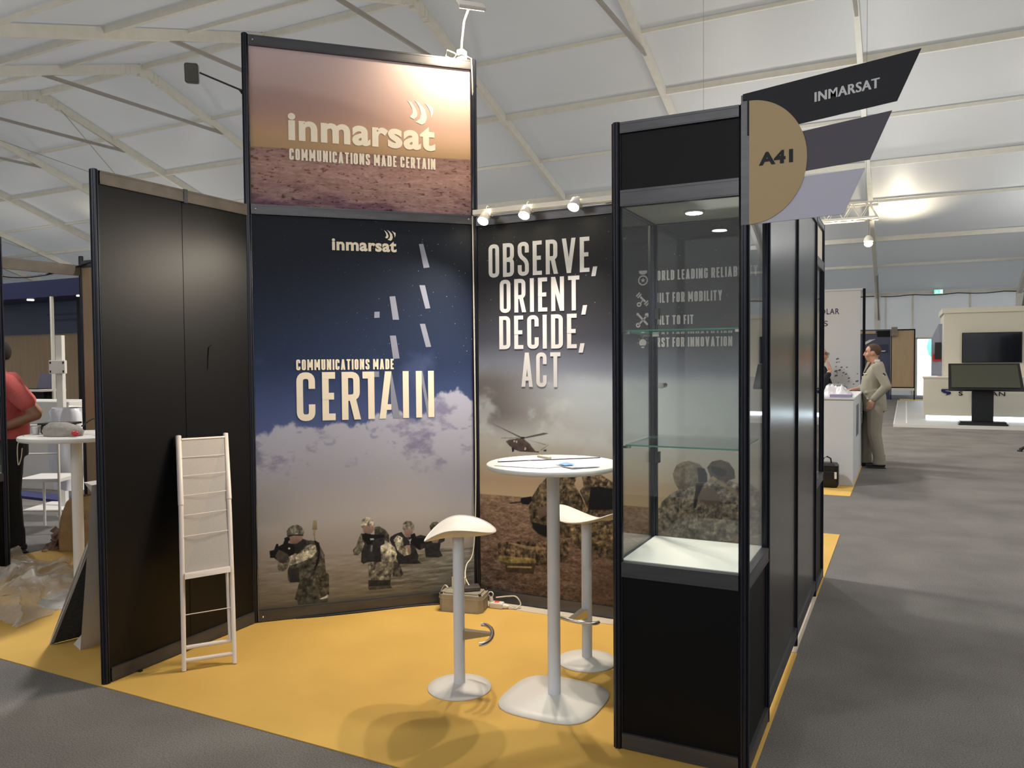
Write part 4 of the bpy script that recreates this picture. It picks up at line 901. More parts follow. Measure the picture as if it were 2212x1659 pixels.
MB(pt).box(-.06, .03, -.024, .024, .005, .042, .006).build('socket_body', m_white, PS); MB(pt).box(-.03, .0, -.01, .01, .042, .045).build('red_switch', mat('red_switch', (205, 50, 38), .4, emit=(220, 60, 40), es=.3), PS)
MB(pt).tube([(.03, 0, .02), (.05, 0, .02), (.065, 0, .02)], [.016, .014, .007], 14).build('plug', m_white, PS)
MB(pt).tube([(-.05, .0, .04), (-.055, .0, .07)], .013, 14).tube([(-.055+.016*math.cos(a), 0, .088+.016*math.sin(a)) for a in [2*PI*k/16 for k in range(17)]], .004, 8).build('plug_ring', m_white, PS)
def cable(name, label, pts, r, m, n=8):
    P_ = [Vector(p) for p in pts]; out = []
    for i in range(len(P_)-1):
        a, b, c, d = P_[max(i-1, 0)], P_[i], P_[i+1], P_[min(i+2, len(P_)-1)]
        for k in range(n): t = k/n; out.append(.5*((2*b)+(c-a)*t+(2*a-5*b+4*c-d)*t*t+(3*b-a-3*c+d)*t**3))
    out.append(P_[-1]); o = MB().tube(out, r, 8).build(name, m); o['label'] = label; o['category'] = 'cable'; return o
cable('power_cable', 'white lead running down the tower post to the adapter', [(.985, 1.945, 2.5), (.990, 1.945, 1.6), (.992, 1.943, .8), (.985, 1.92, .35), (.965, 1.86, .25), (.99, 1.80, .19), (1.04, 1.76, .151)], .0045, m_cable)
cable('power_cable', 'white lead looping right of the extension socket on the floor', [(1.268, 1.86, .02), (1.31, 1.87, .012), (1.33, 1.845+.06, .03), (1.30, 1.90, .075), (1.24, 1.90, .07), (1.17, 1.875, .06)], .0045, m_cable)
cable('power_cable', 'white lead looping left of the junction box', [(.90, 1.74, .124), (.86, 1.76, .13), (.83, 1.76, .08), (.84, 1.74, .02), (.85, 1.72, .009)], .0045, m_cable)
cable('power_cable', 'black lead on the floor along the foot of the tower', [(.86, 1.78, .008), (.68, 1.63, .008), (.5, 1.44, .009), (.33, 1.27, .009), (.18, 1.14, .008)], .006, m_bcable)
# ------------------------------------------------------------------ behind the left partition
m_felt = mat('dark_felt', (44, 43, 42), .95, noise_s=60, noise_a=.4, bump=.2); m_slab = mat('grey_board', (200, 194, 188), .6, noise_s=4, noise_a=.05)
LP = thing('felt_panel', 'dark felt board leaning behind the left partition', 'board', (-.6, .3, 0))
def lean(b0, b1, t0, t1, th, m, name, par):   # bottom edge b0-b1, top edge t0-t1, thickness vector th
    P_ = [Vector(x) for x in (b0, b1, t1, t0)]; t = Vector(th); v = P_+[p+t for p in P_]
    return MB().add(v, [(0, 1, 2, 3), (7, 6, 5, 4), (0, 4, 5, 1), (1, 5, 6, 2), (2, 6, 7, 3), (3, 7, 4, 0)]).build(name, m, par)
lean((-.76, .215, .006), (-.55, .98, .006), (-.24, .98, .70), (-.40, .255, .70), (.03, -.005, .012), m_felt, 'felt_face', LP)
lean((-.764, .21, .005), (-.764, .24, .005), (-.404, .28, .715), (-.404, .25, .715), (-.006, 0, .004), m_slab, 'edge_strip', LP)
lean((-.40, .25, .70), (-.24, .98, .70), (-.21, .98, .72), (-.36, .25, .725), (.0, .0, .006), m_slab, 'top_strip', LP)
SB = thing('grey_slab', 'grey slab marked 6 leaning against the back of the left partition', 'board', (-.5, .3, 0))
sl = lean((-.655, .275, .004), (-.60, .95, .004), (-.155, .95, .98), (-.16, .02, .98), (.125, -.045, .0), m_slab, 'slab_body', SB)
mb = MB(); font_mesh('6', 0, .022, 0, .04, 0, mb)
a_ = Vector((-.655, .275, .004)); b_ = Vector((-.16, .02, .98)); dd = (b_-a_).normalized(); th = Vector((.125, -.045, 0)).normalized(); no = th.cross(dd).normalized()
if no.y > 0: no = -no
o6 = a_.lerp(b_, .80)+th*.05+no*.0015; mb.v = [tuple(o6+th*x+dd*z) for x, y, z in mb.v]; mb.build('number', m_blk, sl)
# crumpled plastic film
mb = MB(); N = 64; v = []
for i in range(N+1):
    for j in range(N+1):
        u, w = i/N, j/N; x = -2.85+1.65*u-.25*w; y = .36+1.0*w-.1*u
        e = min(u, 1-u, w, 1-w)*4; e = min(1, e)
        n1 = noise.noise(Vector((x*2.3, y*2.3, 3))); n2 = noise.noise(Vector((x*7, y*7, 9))); n3 = abs(noise.noise(Vector((x*13, y*13, 4))))
        z = .012+e*max(0, .07+.13*n1+.07*n2+.06*n3)
        rr_ = .10*noise.noise(Vector((u*3, w*3, 7))); v.append((x+rr_+.12*n2, y+rr_*.7+.05*n3, z))
mb.add(v, [(i*(N+1)+j, (i+1)*(N+1)+j, (i+1)*(N+1)+j+1, i*(N+1)+j+1) for i in range(N) for j in range(N)], True)
m_film = bpy.data.materials.new('plastic_film'); m_film.use_nodes = True; nt = m_film.node_tree; nt.nodes.clear()
o_ = nt.nodes.new('ShaderNodeOutputMaterial'); mx = nt.nodes.new('ShaderNodeMixShader'); t_ = nt.nodes.new('ShaderNodeBsdfTransparent'); b_ = nt.nodes.new('ShaderNodeBsdfPrincipled')
b_.inputs['Base Color'].default_value = (.66, .64, .6, 1); b_.inputs['Roughness'].default_value = .18; b_.inputs['Specular IOR Level'].default_value = .9; mx.inputs[0].default_value = .4
tc = nt.nodes.new('ShaderNodeTexCoord'); nz = nt.nodes.new('ShaderNodeTexNoise'); nz.inputs['Scale'].default_value = 14; nz.inputs['Detail'].default_value = 5; bp = nt.nodes.new('ShaderNodeBump'); bp.inputs['Strength'].default_value = .9; bp.inputs['Distance'].default_value = .02
nt.links.new(tc.outputs['Object'], nz.inputs['Vector']); nt.links.new(nz.outputs[0], bp.inputs['Height']); nt.links.new(bp.outputs[0], b_.inputs['Normal'])
nt.links.new(t_.outputs[0], mx.inputs[1]); nt.links.new(b_.outputs[0], mx.inputs[2]); nt.links.new(mx.outputs[0], o_.inputs[0])
mb.build('plastic_sheet', m_film, label='crumpled clear plastic sheet heaped on the ochre carpet at left', category='plastic sheet')
# neighbouring booth frame
NB = thing('booth_frame', 'dark booth frame with beam and beige panel behind the left partition', 'booth frame', (-3*M, 2*M, 0))
post(-3*M, 2*M, 2.5, NB)
MB().box(-3*M-.017, -3*M+.017, M+.02, 2*M-.02, 2.33, 2.42).build('beam', m_rail2, NB)
MB().box(-3*M+.02, -1.2, 2*M-.02, 2*M+.02, 2.40, 2.46).build('rail', m_rail, NB); MB().box(-3*M+.02, -1.2, 2*M-.008, 2*M+.008, .05, 2.40).build('wood_panel', m_wood, NB)
MB().box(-3*M-.01, -3*M+.01, 2*M-.35, 2*M-.02, .05, .9).build('dark_louvre', m_blackm, NB) if False else None
cable('sagging_cable', 'thin black cable sagging below the beam of the neighbouring booth', [(-3*M, M+.02, 2.34), (-2.96, 1.3, 2.27), (-2.95, 1.6, 2.30), (-2.9, 1.94, 2.42), (-2.2, 1.9, 2.50)], .007, m_bcable)
# round table at the left
T2 = thing('bar_table', 'round white table seen behind the left partition, cluttered on top', 'table', (-1.42, .84, 0))
MB().lathe([(.24, .002), (.24, .012), (.05, .02), (.034, .03)], (0, 0, 0)).build('base', m_white, T2, local=True)
MB().lathe([(.034, .03), (.034, 1.07)]).build('pole', m_white, T2, local=True)
MB().lathe([(.325, 1.07), (.335, 1.078), (.335, 1.095), (.33, 1.1), (.05, 1.1)], n=60).build('tabletop', m_white, T2, local=True)
o = MB(Matrix.Translation((-1.60, .84, 1.102)) @ Matrix.Rotation(.5, 4, 'Z')).box(-.09, .09, -.06, .06, 0, .06, .008).box(-.10, .12, -.07, .07, .06, .072).build('card_reader', m_blk); o['label'] = 'black box device on the left round table'; o['category'] = 'device'
mb = MB(Matrix.Translation((-1.40, .74, 1.102)) @ Matrix.Rotation(.35, 4, 'Z')); mb.loft([(0, 0, 0, .13, .07), (0, 0, .03, .14, .075), (-.01, 0, .06, .12, .055), (-.03, 0, .085, .06, .02)], 20)
o = mb.build('fabric_pouch', mat('grey_cloth', (160, 154, 146), .9, noise_s=30, noise_a=.15, bump=.4)); o['label'] = 'crumpled grey cloth pouch on the left round table'; o['category'] = 'pouch'
o = MB().sphere((-1.25, .72, 1.122), .022, 8, (1.3, .8, .8)).build('red_cap', mat('red_plastic', (190, 40, 50), .4)); o['label'] = 'small red cap beside the grey pouch'; o['category'] = 'cap'
for x, y, lb in ((-1.68, .735, 'small white cup at the edge of the left round table'), (-1.19, .86, 'white cup standing at the right of the left round table')):
    o = MB().lathe([(.018, 1.101), (.024, 1.15), (.022, 1.15), (.017, 1.106)], (x, y, 0), 20).build('paper_cup', m_white); o['label'] = lb; o['category'] = 'cup'
cable('charging_cable', 'black cord curling over the left round table', [(-1.42, .88, 1.15), (-1.36, .93, 1.20), (-1.28, .9, 1.16), (-1.18, .92, 1.14), (-1.12, .88, 1.12)], .005, m_bcable)
cable('charging_cable', 'thin pale cord hanging off the left round table edge', [(-1.62, .62, 1.106), (-1.63, .585, 1.05), (-1.64, .59, .92), (-1.60, .585, .96), (-1.56, .57, 1.03)], .003, m_cable)
# wire-frame chair behind
CH = thing('high_chair', 'thin white framed high chair behind the left round table', 'chair', (-3.7, 2.2, 0))
c0 = Vector((-3.70, 2.12, 0)); ax = Vector((.80, .40, 0))*.42; ay = Vector((-.4, .8, 0))*.40
for a, b, h in ((-.5, -.5, 1.0), (.5, -.5, 1.0), (-.45, .5, .5), (.45, .5, .5)):
    p = c0+ax*a+ay*b; MB().tube([p, p*1+Vector((0, 0, h))], .012, 10).build('leg', m_white, CH)
MB().add([tuple(c0+ax*a+ay*b+Vector((0, 0, z))) for z in (.48, .51) for a, b in ((-.52, -.52), (.52, -.52), (.52, .52), (-.52, .52))], [(3, 2, 1, 0), (4, 5, 6, 7), (0, 1, 5, 4), (1, 2, 6, 5), (2, 3, 7, 6), (3, 0, 4, 7)]).build('seat', m_white, CH)
MB().tube([c0+ax*-.5+ay*-.5+Vector((0, 0, .74)), c0+ax*.5+ay*-.5+Vector((0, 0, .74))], .008, 8).tube([c0+ax*-.5+ay*-.5+Vector((0, 0, 1.0)), c0+ax*.5+ay*-.5+Vector((0, 0, 1.0))], .01, 8).pieces('back_bar', m_white, CH)
# paper bag
mb = MB(); v = []; Pn = chamf(-.13, .13, -.08, .08, .01)
mb.T = Matrix.Translation((-2.70, 1.72, 0)) @ Matrix.Rotation(.5, 4, 'Z')
L_ = []
for i, (z, k, sh) in enumerate(((0.006, 1, 0), (.15, 1.05, .0), (.3, 1.0, .02), (.42, .9, .05), (.46, .7, .07))):
    L_ += [(x*k+sh+.012*math.sin(5*j+i*2), y*k+.010*math.cos(7*j+i), z+.02*math.sin(3*j+i) * (i > 2)) for j, (x, y) in enumerate(Pn)]
mb.add(L_, [(i*8+j, i*8+(j+1) % 8, i*8+8+(j+1) % 8, i*8+8+j) for i in range(4) for j in range(8)]+[tuple(range(8))])
mb.build('paper_bag', mat('kraft_paper', (168, 138, 100), .8, noise_s=12, noise_a=.15, bump=.3), label='crumpled brown paper bag on the floor by the high chair', category='bag')
mb = MB()
for k in range(26):
    a = random.random()*6.3; r = .09*random.random(); c = Vector((-2.93+r*math.cos(a), 1.66+r*math.sin(a)*1.2, .015+.16*random.random()*(1-r*8)*1)); c.z = max(c.z, .02)
    d1 = Vector([random.uniform(-1, 1) for _ in range(3)]).normalized()*.035; d2 = d1.orthogonal().normalized()*.03
    mb.add([c-d1-d2, c+d1-d2*.6, c+d1*.7+d2, c-d1*.8+d2], [(0, 1, 2, 3)])
mb.build('litter', mat('litter_scraps', (190, 180, 168), .6, noise_s=9, col2=(110, 60, 54)), kind='stuff', label='scraps of rubbish spilling beside the brown paper bag', category='litter')
# blue booth far left
BB = thing('blue_booth', 'navy blue booth with fascia and beige wall far behind at left', 'booth', (-8.4, 5.4, 0))
MB().box(-12.5, -7.2, 5.2, 6.5, 2.60, 2.86).build('fascia', m_navy2, BB)
MB().box(-12.5, -8.36, 5.9, 5.94, 2.06, 2.62).build('glass_banner', m_steel, BB)
MB().slab([(-9.55, 2.40), (-8.5, 2.40), (-8.5, 2.27), (-9.50, 2.27), (-9.52, 2.30), (-8.56, 2.31), (-8.56, 2.36), (-9.53, 2.37)], 5.885, 5.895).pieces('printed_mark', m_navy2, BB)
MB().box(-12.5, -8.45, 5.95, 5.99, .02, 2.06).build('wood_wall', m_wood, BB)
MB().box(-8.42, -7.2, 6.3, 6.34, 1.9, 2.62).build('blue_wall', m_navy, BB); MB().box(-8.42, -7.2, 6.3, 6.34, .02, 1.9).build('dark_wall', m_blackm, BB)
MB().box(-8.37, -8.33, 5.18, 5.22, .02, 2.6).build('corner_post', m_alu, BB); MB().box(-7.9, -7.66, 5.3, 5.5, .02, 2.6).build('pillar', m_blackm, BB)
bs = [(-9.2, 5.4, 2.585), (-7.78, 5.28, 2.585)]
for x, y, z in bs: MB().lathe([(.05, 0), (.05, .012)], (x, y, z), 20).build('downlight', emat('booth_downlight', (255, 250, 235), 8), BB)
for k in range(4): o = MB().box(-7.58, -7.48, 5.5, 5.55, 1.35+.13*k, 1.45+.13*k).build('yellow_tag', mat('yellow_card', (200, 180, 50), .5)); o['label'] = 'yellow tag hanging on the dark pillar, %s of the column' % ('lowest', 'second from the bottom', 'third from the bottom', 'topmost')[k]; o['category'] = 'tag'; o['group'] = 'yellow tags'
o = MB().box(-9.0, -8.35, 5.0, 5.4, 1.13, 1.16).build('shelf_board', m_white); o['label'] = 'white shelf with a laptop in the blue booth'; o['category'] = 'shelf'
MB().box(-8.9, -8.45, 5.1, 5.3, .95, 1.13).build('shelf_box', m_blackm, o)
LT = thing('laptop', 'dark laptop with its screen open on the white shelf', 'laptop', (-8.75, 5.2, 1.16))
MB().box(-8.95, -8.55, 5.05, 5.3, 1.161, 1.172).build('keyboard_base', m_blk, LT); MB().add([(-8.95, 5.30, 1.17), (-8.55, 5.30, 1.17), (-8.50, 5.40, 1.40), (-9.0, 5.40, 1.40), (-8.95, 5.31, 1.17), (-8.55, 5.31, 1.17), (-8.50, 5.41, 1.40), (-9.0, 5.41, 1.40)], [(0, 1, 2, 3), (7, 6, 5, 4), (0, 4, 5, 1), (2, 6, 7, 3), (0, 3, 7, 4), (1, 5, 6, 2)]).build('screen', mat('laptop_screen', (62, 58, 78), .3), LT)
PL = thing('display_stand', 'tall white display stand with bracket box behind the counters', 'stand', (-4.7, 2.9, 0))
SR = Matrix.Translation((-4.70, 2.91, 0)) @ Matrix.Rotation(.45, 4, 'Z')
MB(SR).box(-.034, .034, -.03, .03, .02, 1.87).build('pole', m_white, PL); bx = MB(SR).box(-.09, .09, -.07, -.03, 1.455, 1.60, .006).build('bracket_box', m_white, PL)
mb = MB(SR)
for a in (-.07, .07):
    for b in (1.48, 1.575): mb.box(a-.008, a+.008, -.0715, -.069, b-.012, b+.012)
mb.pieces('slot', m_blk, bx); MB(SR).box(-.3, .3, -.25, .25, 0, .02, .006).build('base', m_white, PL)
for k, (x, y, w, d, h, lb) in enumerate(((-6.3, 3.75, .62, .5, 1.10, 'white counter block left of the display stand'), (-5.15, 4.25, .48, .45, 1.02, 'white counter block behind the display stand'))):
    o = MB(Matrix.Translation((x, y, 0)) @ Matrix.Rotation(.2, 4, 'Z')).box(-w, w, -d/2, d/2, .0, h, .01).build('counter', m_white); o['label'] = lb; o['category'] = 'counter'
MB().box(-7.5, -4.3, 3.05, 3.30, .0, .03).build('blue_floor_strip', m_navy, kind='structure')
mb = MB(Matrix.Translation((-4.05, 2.55, 0))); v = []
K = 24
for i, (z, k) in enumerate(((.30, .9), (.5, 1.1), (.75, 1.15), (.95, 1.12), (1.08, 1.1), (1.12, 1.02))):
    for j in range(K): a = 2*PI*j/K; r = k*(.19+.035*math.sin(a*5+i)+.02*math.sin(a*9+2*i)); v.append((r*math.cos(a), r*.6*math.sin(a), z))
mb.add(v, [(i*K+j, i*K+(j+1) % K, (i+1)*K+(j+1) % K, (i+1)*K+j) for i in range(5) for j in range(K)]+[tuple(range(K))], True)
m_bag = mat('white_plastic_bag', (214, 216, 224), .3, spec=.6)
BG = mb.build('plastic_bag', m_bag, label='translucent white plastic bag hanging on a stand by the round table', category='bag')
ST = thing('bag_stand', 'thin metal stand holding the white plastic bag', 'stand', (-4.05, 2.55, 0))
MB().tube([(-4.05, 2.75, .0), (-4.05, 2.75, 1.12), (-4.05, 2.55, 1.13)], .012, 8).build('pole', m_alu, ST); MB().box(-4.2, -3.9, 2.5, 2.9, 0, .02).build('base', m_alu, ST)

# ------------------------------------------------------------------ right: counter, white wall, bag, boards, far booth
WB = thing('booth_wall', 'white booth wall with dark lettering beyond the soldier\'s counter', 'booth wall', (2.2, 10.6, 0))
wl = MB().box(-1.0, 2.87, 10.55, 10.60, .02, 2.58).box(-1.0, 2.90, 10.54, 10.61, 2.58, 2.61).build('panel', m_wwall, WB)
post(2.92, 10.55, 2.6, WB, 'post', m_blackm)
m_ink = mat('dark_blue_ink', (48, 44, 78), .5)
mb = MB(); font_mesh('OLAR', 2.30, 2.572, 2.226, 2.316, 10.5485, mb, bold=.02, space=1.15); font_mesh('S', 2.345, 2.41, 2.045, 2.13, 10.5485, mb, bold=.01); mb.build('wall_lettering', m_ink, wl)
mb = MB(); random.seed(12)
for k in range(34):
    x = 2.52+.32*random.random(); z = 1.0+.55*random.random()**1.4; r = .004+.014*random.random()
    mb.add([(x+r*1.4*math.cos(a), 10.5485, z+r*.8*math.sin(a)+.3*r*math.cos(a)) for a in [2*PI*j/8 for j in range(8)]], [tuple(range(8))])
mb.build('speckled_motif', mat('grey_ink', (96, 100, 112), .5), wl)
CT = thing('counter', 'white counter block with cluttered top, soldier leaning on it', 'counter', (2.7, 8.9, 0))
MB().box(2.53, 2.93, 7.80, 9.95, .004, 1.05, .004).build('body', m_wwall, CT); MB().box(2.52, 2.94, 7.79, 9.96, 1.05, 1.075, .004).build('worktop', m_wwall, CT); MB().box(2.9305, 2.933, 8.4, 8.9, .55, .95).build('side_print', m_steel, CT)
PR = thing('printer', 'dark grey printer box standing on the white counter', 'printer', (2.62, 8.8, 1.075))
MB().box(2.53, 2.78, 8.75, 9.1, 1.076, 1.17, .012).build('body', mat('printer_grey', (86, 90, 92), .45), PR); MB().box(2.55, 2.76, 8.78, 9.05, 1.17, 1.205, .012).build('lid', mat('printer_lid', (130, 136, 136), .4), PR)
mb = MB(Matrix.Translation((2.60, 8.2, 1.07))); v = []; N = 26
for i in range(N+1):
    for j in range(N+1):
        u, w = i/N, j/N; e = min(1, 5*min(u, 1-u, w, 1-w)); v.append((-.07+.36*u, -.33+.66*w, .008+e*(.075+.09*noise.noise(Vector((u*5, w*5, 1)))+.05*abs(noise.noise(Vector((u*12, w*12, 2)))))))
mb.add(v, [(i*(N+1)+j, (i+1)*(N+1)+j, (i+1)*(N+1)+j+1, i*(N+1)+j+1) for i in range(N) for j in range(N)], True)
mb.build('white_cloth', mat('white_bag_film', (216, 212, 216), .35), label='crumpled white cloth bags heaped on the counter top', category='cloth')
o = MB().box(2.66, 2.90, 7.83, 8.08, 1.076, 1.112).build('document_tray', mat('lavender_card', (150, 146, 172), .5)); o['label'] = 'flat lavender document box at the near edge of the white counter'; o['category'] = 'box'
SBg = thing('shoulder_bag', 'black shoulder bag on the ochre floor against the white counter', 'bag', (2.68, 7.6, 0))
MB().box(2.53, 2.78, 7.55, 7.72, .006, .30, .03).build('bag_body', m_blk, SBg); MB().box(2.55, 2.76, 7.535, 7.552, .05, .2, .004).build('front_pocket', m_blk, SBg)
MB().tube([(2.60, 7.63, .29), (2.61, 7.63, .35), (2.65, 7.63, .372), (2.69, 7.63, .35), (2.70, 7.63, .29)], .009, 8).build('handle', m_blk, SBg); MB().box(2.74, 2.765, 7.53, 7.537, .12, .20).build('luggage_tag', m_white, SBg)
o = MB(Matrix.Translation((2.85, 7.5, .006)) @ Matrix.Rotation(.0, 4, 'Z'))
# boards near the far wall
WBd = thing('wood_board', 'beige wood-faced board hung before the far tent wall beside the doorway', 'board', (3.4, 29, .4))
MB().box(3.03, 3.78, 29, 29.04, .46, 2.5).build('board', m_wood, WBd); MB().box(3.0, 3.03, 28.98, 29.06, 0, 2.54).box(3.75, 3.79, 28.98, 29.06, 0, 2.52).box(3.0, 3.79, 28.98, 29.06, 2.5, 2.54).box(3.0, 3.79, 28.98, 29.06, .42, .46).build('frame', m_blackm, WBd)
MB().box(3.02, 3.22, 28.9, 28.98, 2.3, 2.62).build('lamp_box', m_rail2, WBd); MB().box(3.03, 3.77, 28.97, 29.07, .34, .42).build('kick_strip', m_white, WBd)
DB = thing('blue_board', 'slate blue display board behind the soldier\'s head', 'board', (2.5, 29.2, 0))
MB().box(1.7, 2.99, 29.15, 29.2, 0, 2.55).build('board', m_steel, DB); MB().box(2.55, 2.98, 29.1, 29.15, 2.28, 2.5).build('dark_header', m_blackm, DB); MB().box(1.9, 2.5, 29.1, 29.15, 2.4, 2.5).build('beige_header', m_wood, DB)
MB().box(2.62, 2.9, 29.1, 29.15, 1.7, 2.0).build('dark_square', m_navy2, DB); MB().slab([(2.12, 1.98), (2.42, 2.16), (2.5, 2.2), (2.3, 2.18), (2.15, 2.10)], 29.13, 29.15).slab([(2.66, 1.78), (2.84, 1.78), (2.80, 1.74), (2.7, 1.74)], 29.08, 29.1).build('white_mark', m_white, DB)
# bright booth platform
PF = thing('platform', 'low white exhibition platform with bright edge on the right', 'platform', (5, 17, 0))
MB().box(3.27, 12, 16.9, 27.5, 0, .06).build('deck', mat('grey_deck', (166, 166, 164), .5, noise_s=2, noise_a=.05), PF)
MB().box(3.25, 12, 16.87, 16.9, 0, .065).box(3.25, 3.27, 16.9, 27.5, 0, .065).build('edge_strip', m_white, PF)
MB().box(3.5, 3.53, 17.2, 27, .06, .063).build('inlay_line', m_white, PF)
FB = thing('white_booth', 'white booth block with wall screen on the lit platform', 'booth', (5.5, 19, 0))
m_wb = mat('warm_white_booth', (214, 210, 196), .5)
MB().box(4.31, 12, 19.2, 21.5, .06, 2.60).box(4.27, 12, 19.15, 21.5, 2.60, 2.72).build('tower_block', m_wb, FB)
ct = MB().box(3.875, 12, 18.6, 19.18, .16, 1.04).box(3.86, 12, 18.58, 19.19, 1.04, 1.075).box(3.95, 12, 18.7, 19.1, .06, .16).build('counter', m_wb, FB)
MB().box(3.93, 12, 18.66, 18.69, .065, .155).build('led_strip', emat('led_strip', (225, 245, 255), 5), FB)
L = bpy.data.lights.new('led_glow', 'AREA'); L.shape = 'RECTANGLE'; L.size = 7; L.size_y = .06; L.energy = 30; L.color = (.85, .95, 1); lo = bpy.data.objects.new('led_glow', L); C.objects.link(lo); lo.location = (7.5, 18.62, .11); lo.rotation_euler = (PI/2, 0, 0); lo.rotation_euler = (-PI/2-.3, 0, PI) if False else (PI/2-.25, 0, 0)
MB().add([(4.05, 19.3, 1.08), (4.28, 19.3, 1.08), (4.28, 19.3, 2.35), (4.20, 19.3, 2.35), (4.05, 19.34, 2.0)], [(0, 1, 2, 3, 4)]).build('wing_panel', m_ghost, FB)
MB().box(4.08, 4.26, 19.26, 19.29, 1.45, 1.62).build('red_print', mat('red_print', (190, 30, 30), .5), FB); MB().box(4.12, 4.26, 19.22, 19.26, 1.5, 1.9).pieces('wing_screen', m_blk, FB)
mb = MB(); font_mesh('S', 4.60, 4.685, .64, .74, 18.578, mb, bold=.02); mb.build('booth_lettering', m_blk, ct); mb = MB(); font_mesh('AN', 5.25, 5.53, .64, .74, 18.578, mb, bold=.01, space=1.1); mb.build('booth_lettering', m_blk, ct)
mb = MB(); mb.slab([(4.25, .79), (4.42, .79), (4.44, .765), (4.32, .76), (4.34, .74), (4.43, .73), (4.45, .70), (4.42, .665), (4.33, .645), (4.36, .68), (4.29, .70), (4.24, .74)], 18.575, 18.579); mb.build('s_emblem', m_navy, ct)
TV = thing('wall_screen', 'large flat black screen mounted high on the white booth wall', 'screen', (5.3, 19.15, 1.4))
MB().box(4.69, 5.91, 19.13, 19.19, 1.40, 2.12, .008).build('bezel', m_blk, TV); MB().box(4.71, 5.89, 19.125, 19.13, 1.42, 2.10).build('display_glass', mat('screen_glass', (10, 14, 24), .06, spec=.9), TV)
KS = thing('touch_kiosk', 'black touch kiosk with tilted wide screen on a thick column', 'kiosk', (5.0, 17.3, .06))
MB().box(4.53, 5.46, 17.15, 17.6, .06, .10, .01).box(4.56, 5.43, 17.2, 17.55, .10, .13).build('foot_plate', m_blk, KS); MB().box(4.79, 5.20, 17.35, 17.48, .13, .95, .01).build('column', mat('kiosk_black', (10, 16, 22), .4), KS)
sc = MB().add([(4.33, 17.1, .84), (5.73, 17.1, .84), (5.68, 17.5, 1.40), (4.34, 17.5, 1.40), (4.33, 17.16, .80), (5.73, 17.16, .80), (5.68, 17.56, 1.36), (4.34, 17.56, 1.36)], [(0, 1, 2, 3), (7, 6, 5, 4), (0, 4, 5, 1), (2, 6, 7, 3), (0, 3, 7, 4), (1, 5, 6, 2)]).build('screen_frame', m_blk, KS)
MB().add([(4.39, 17.118, .885), (5.67, 17.118, .885), (5.63, 17.462, 1.365), (4.39, 17.462, 1.365)], [(0, 1, 2, 3)]).build('screen_surface', mat('kiosk_screen', (64, 66, 56), .3), KS)
MB().box(3.3, 5.2, 28.2, 29.6, .0, .005).build('floor_ochre_far', m_yellow, kind='structure')
# outdoors through the doorway
EX = thing('orange_lift', 'blurred orange machine with red lattice outside the doorway', 'machine', (5.2, 50, 0))
MB().box(4.95, 6.6, 49, 50.5, 1.0, 1.95).box(5.0, 5.5, 49, 50, 1.95, 2.25).build('body', mat('orange_paint', (240, 130, 60), .5), EX)
mb = MB()
for k in range(4): mb.beam((5.0+.4*k, 49, 0), (5.4+.4*k, 49, 1.0), .06, .06).beam((5.4+.4*k, 49, 0), (5.0+.4*k, 49, 1.0), .06, .06)
mb.build('lattice', mat('red_paint', (210, 40, 36), .5), EX)
mb = MB(); random.seed(3)
for k in range(26): mb.sphere((random.uniform(6.4, 16), 78+random.uniform(0, 5), random.uniform(1.5, 4.5)), random.uniform(1, 1.6), 6)
mb.build('tree_line', mat('pale_foliage', (96, 170, 150), .8, noise_s=.8, noise_a=.3), kind='stuff', label='pale green trees beyond the doorway', category='trees')

# opposite booth rows across the aisles, outside the picture but mirrored in the glossy panels and glass
m_opp = mat('grey_booth_fabric', (112, 110, 106), .8); m_opp2 = mat('dark_booth_fabric', (52, 52, 54), .7)
for i, (x0, x1, y0, y1, h, lb) in enumerate(((7.6, 7.66, -4.6, 1.0, 2.5, 'grey booth wall across the right aisle, nearest the entrance side'), (7.6, 7.66, 1.2, 7.0, 2.5, 'dark booth wall across the right aisle, middle stretch'), (7.6, 7.66, 8.0, 13.5, 2.5, 'grey booth wall across the right aisle, far stretch'))):
    T = thing('opposite_booth', lb, 'booth wall', ((x0+x1)/2, (y0+y1)/2, 0))
    MB().box(x0, x1, y0, y1, .01, h).build('wall_panel', m_opp if i in (0, 2, 4) else m_opp2, T)
    for k in range(2): post(x0 if k == 0 else x1, y0 if k == 0 else y1, h+.02, T)

SF = thing('stand_foot', 'black splayed foot of a stand at the right picture edge on the grey carpet', 'stand', (5.24, 12.68, 0))
MB().tube([(5.17, 12.66, .03), (5.30, 12.70, .10), (5.42, 12.75, .12)], [.025, .022, .02], 8).tube([(5.42, 12.75, .12), (5.42, 12.75, 1.0)], .02, 8).build('leg', m_blk, SF); MB().lathe([(.04, 0), (.04, .02), (.02, .04)], (5.17, 12.66, 0), 16).build('caster', m_blk, SF)
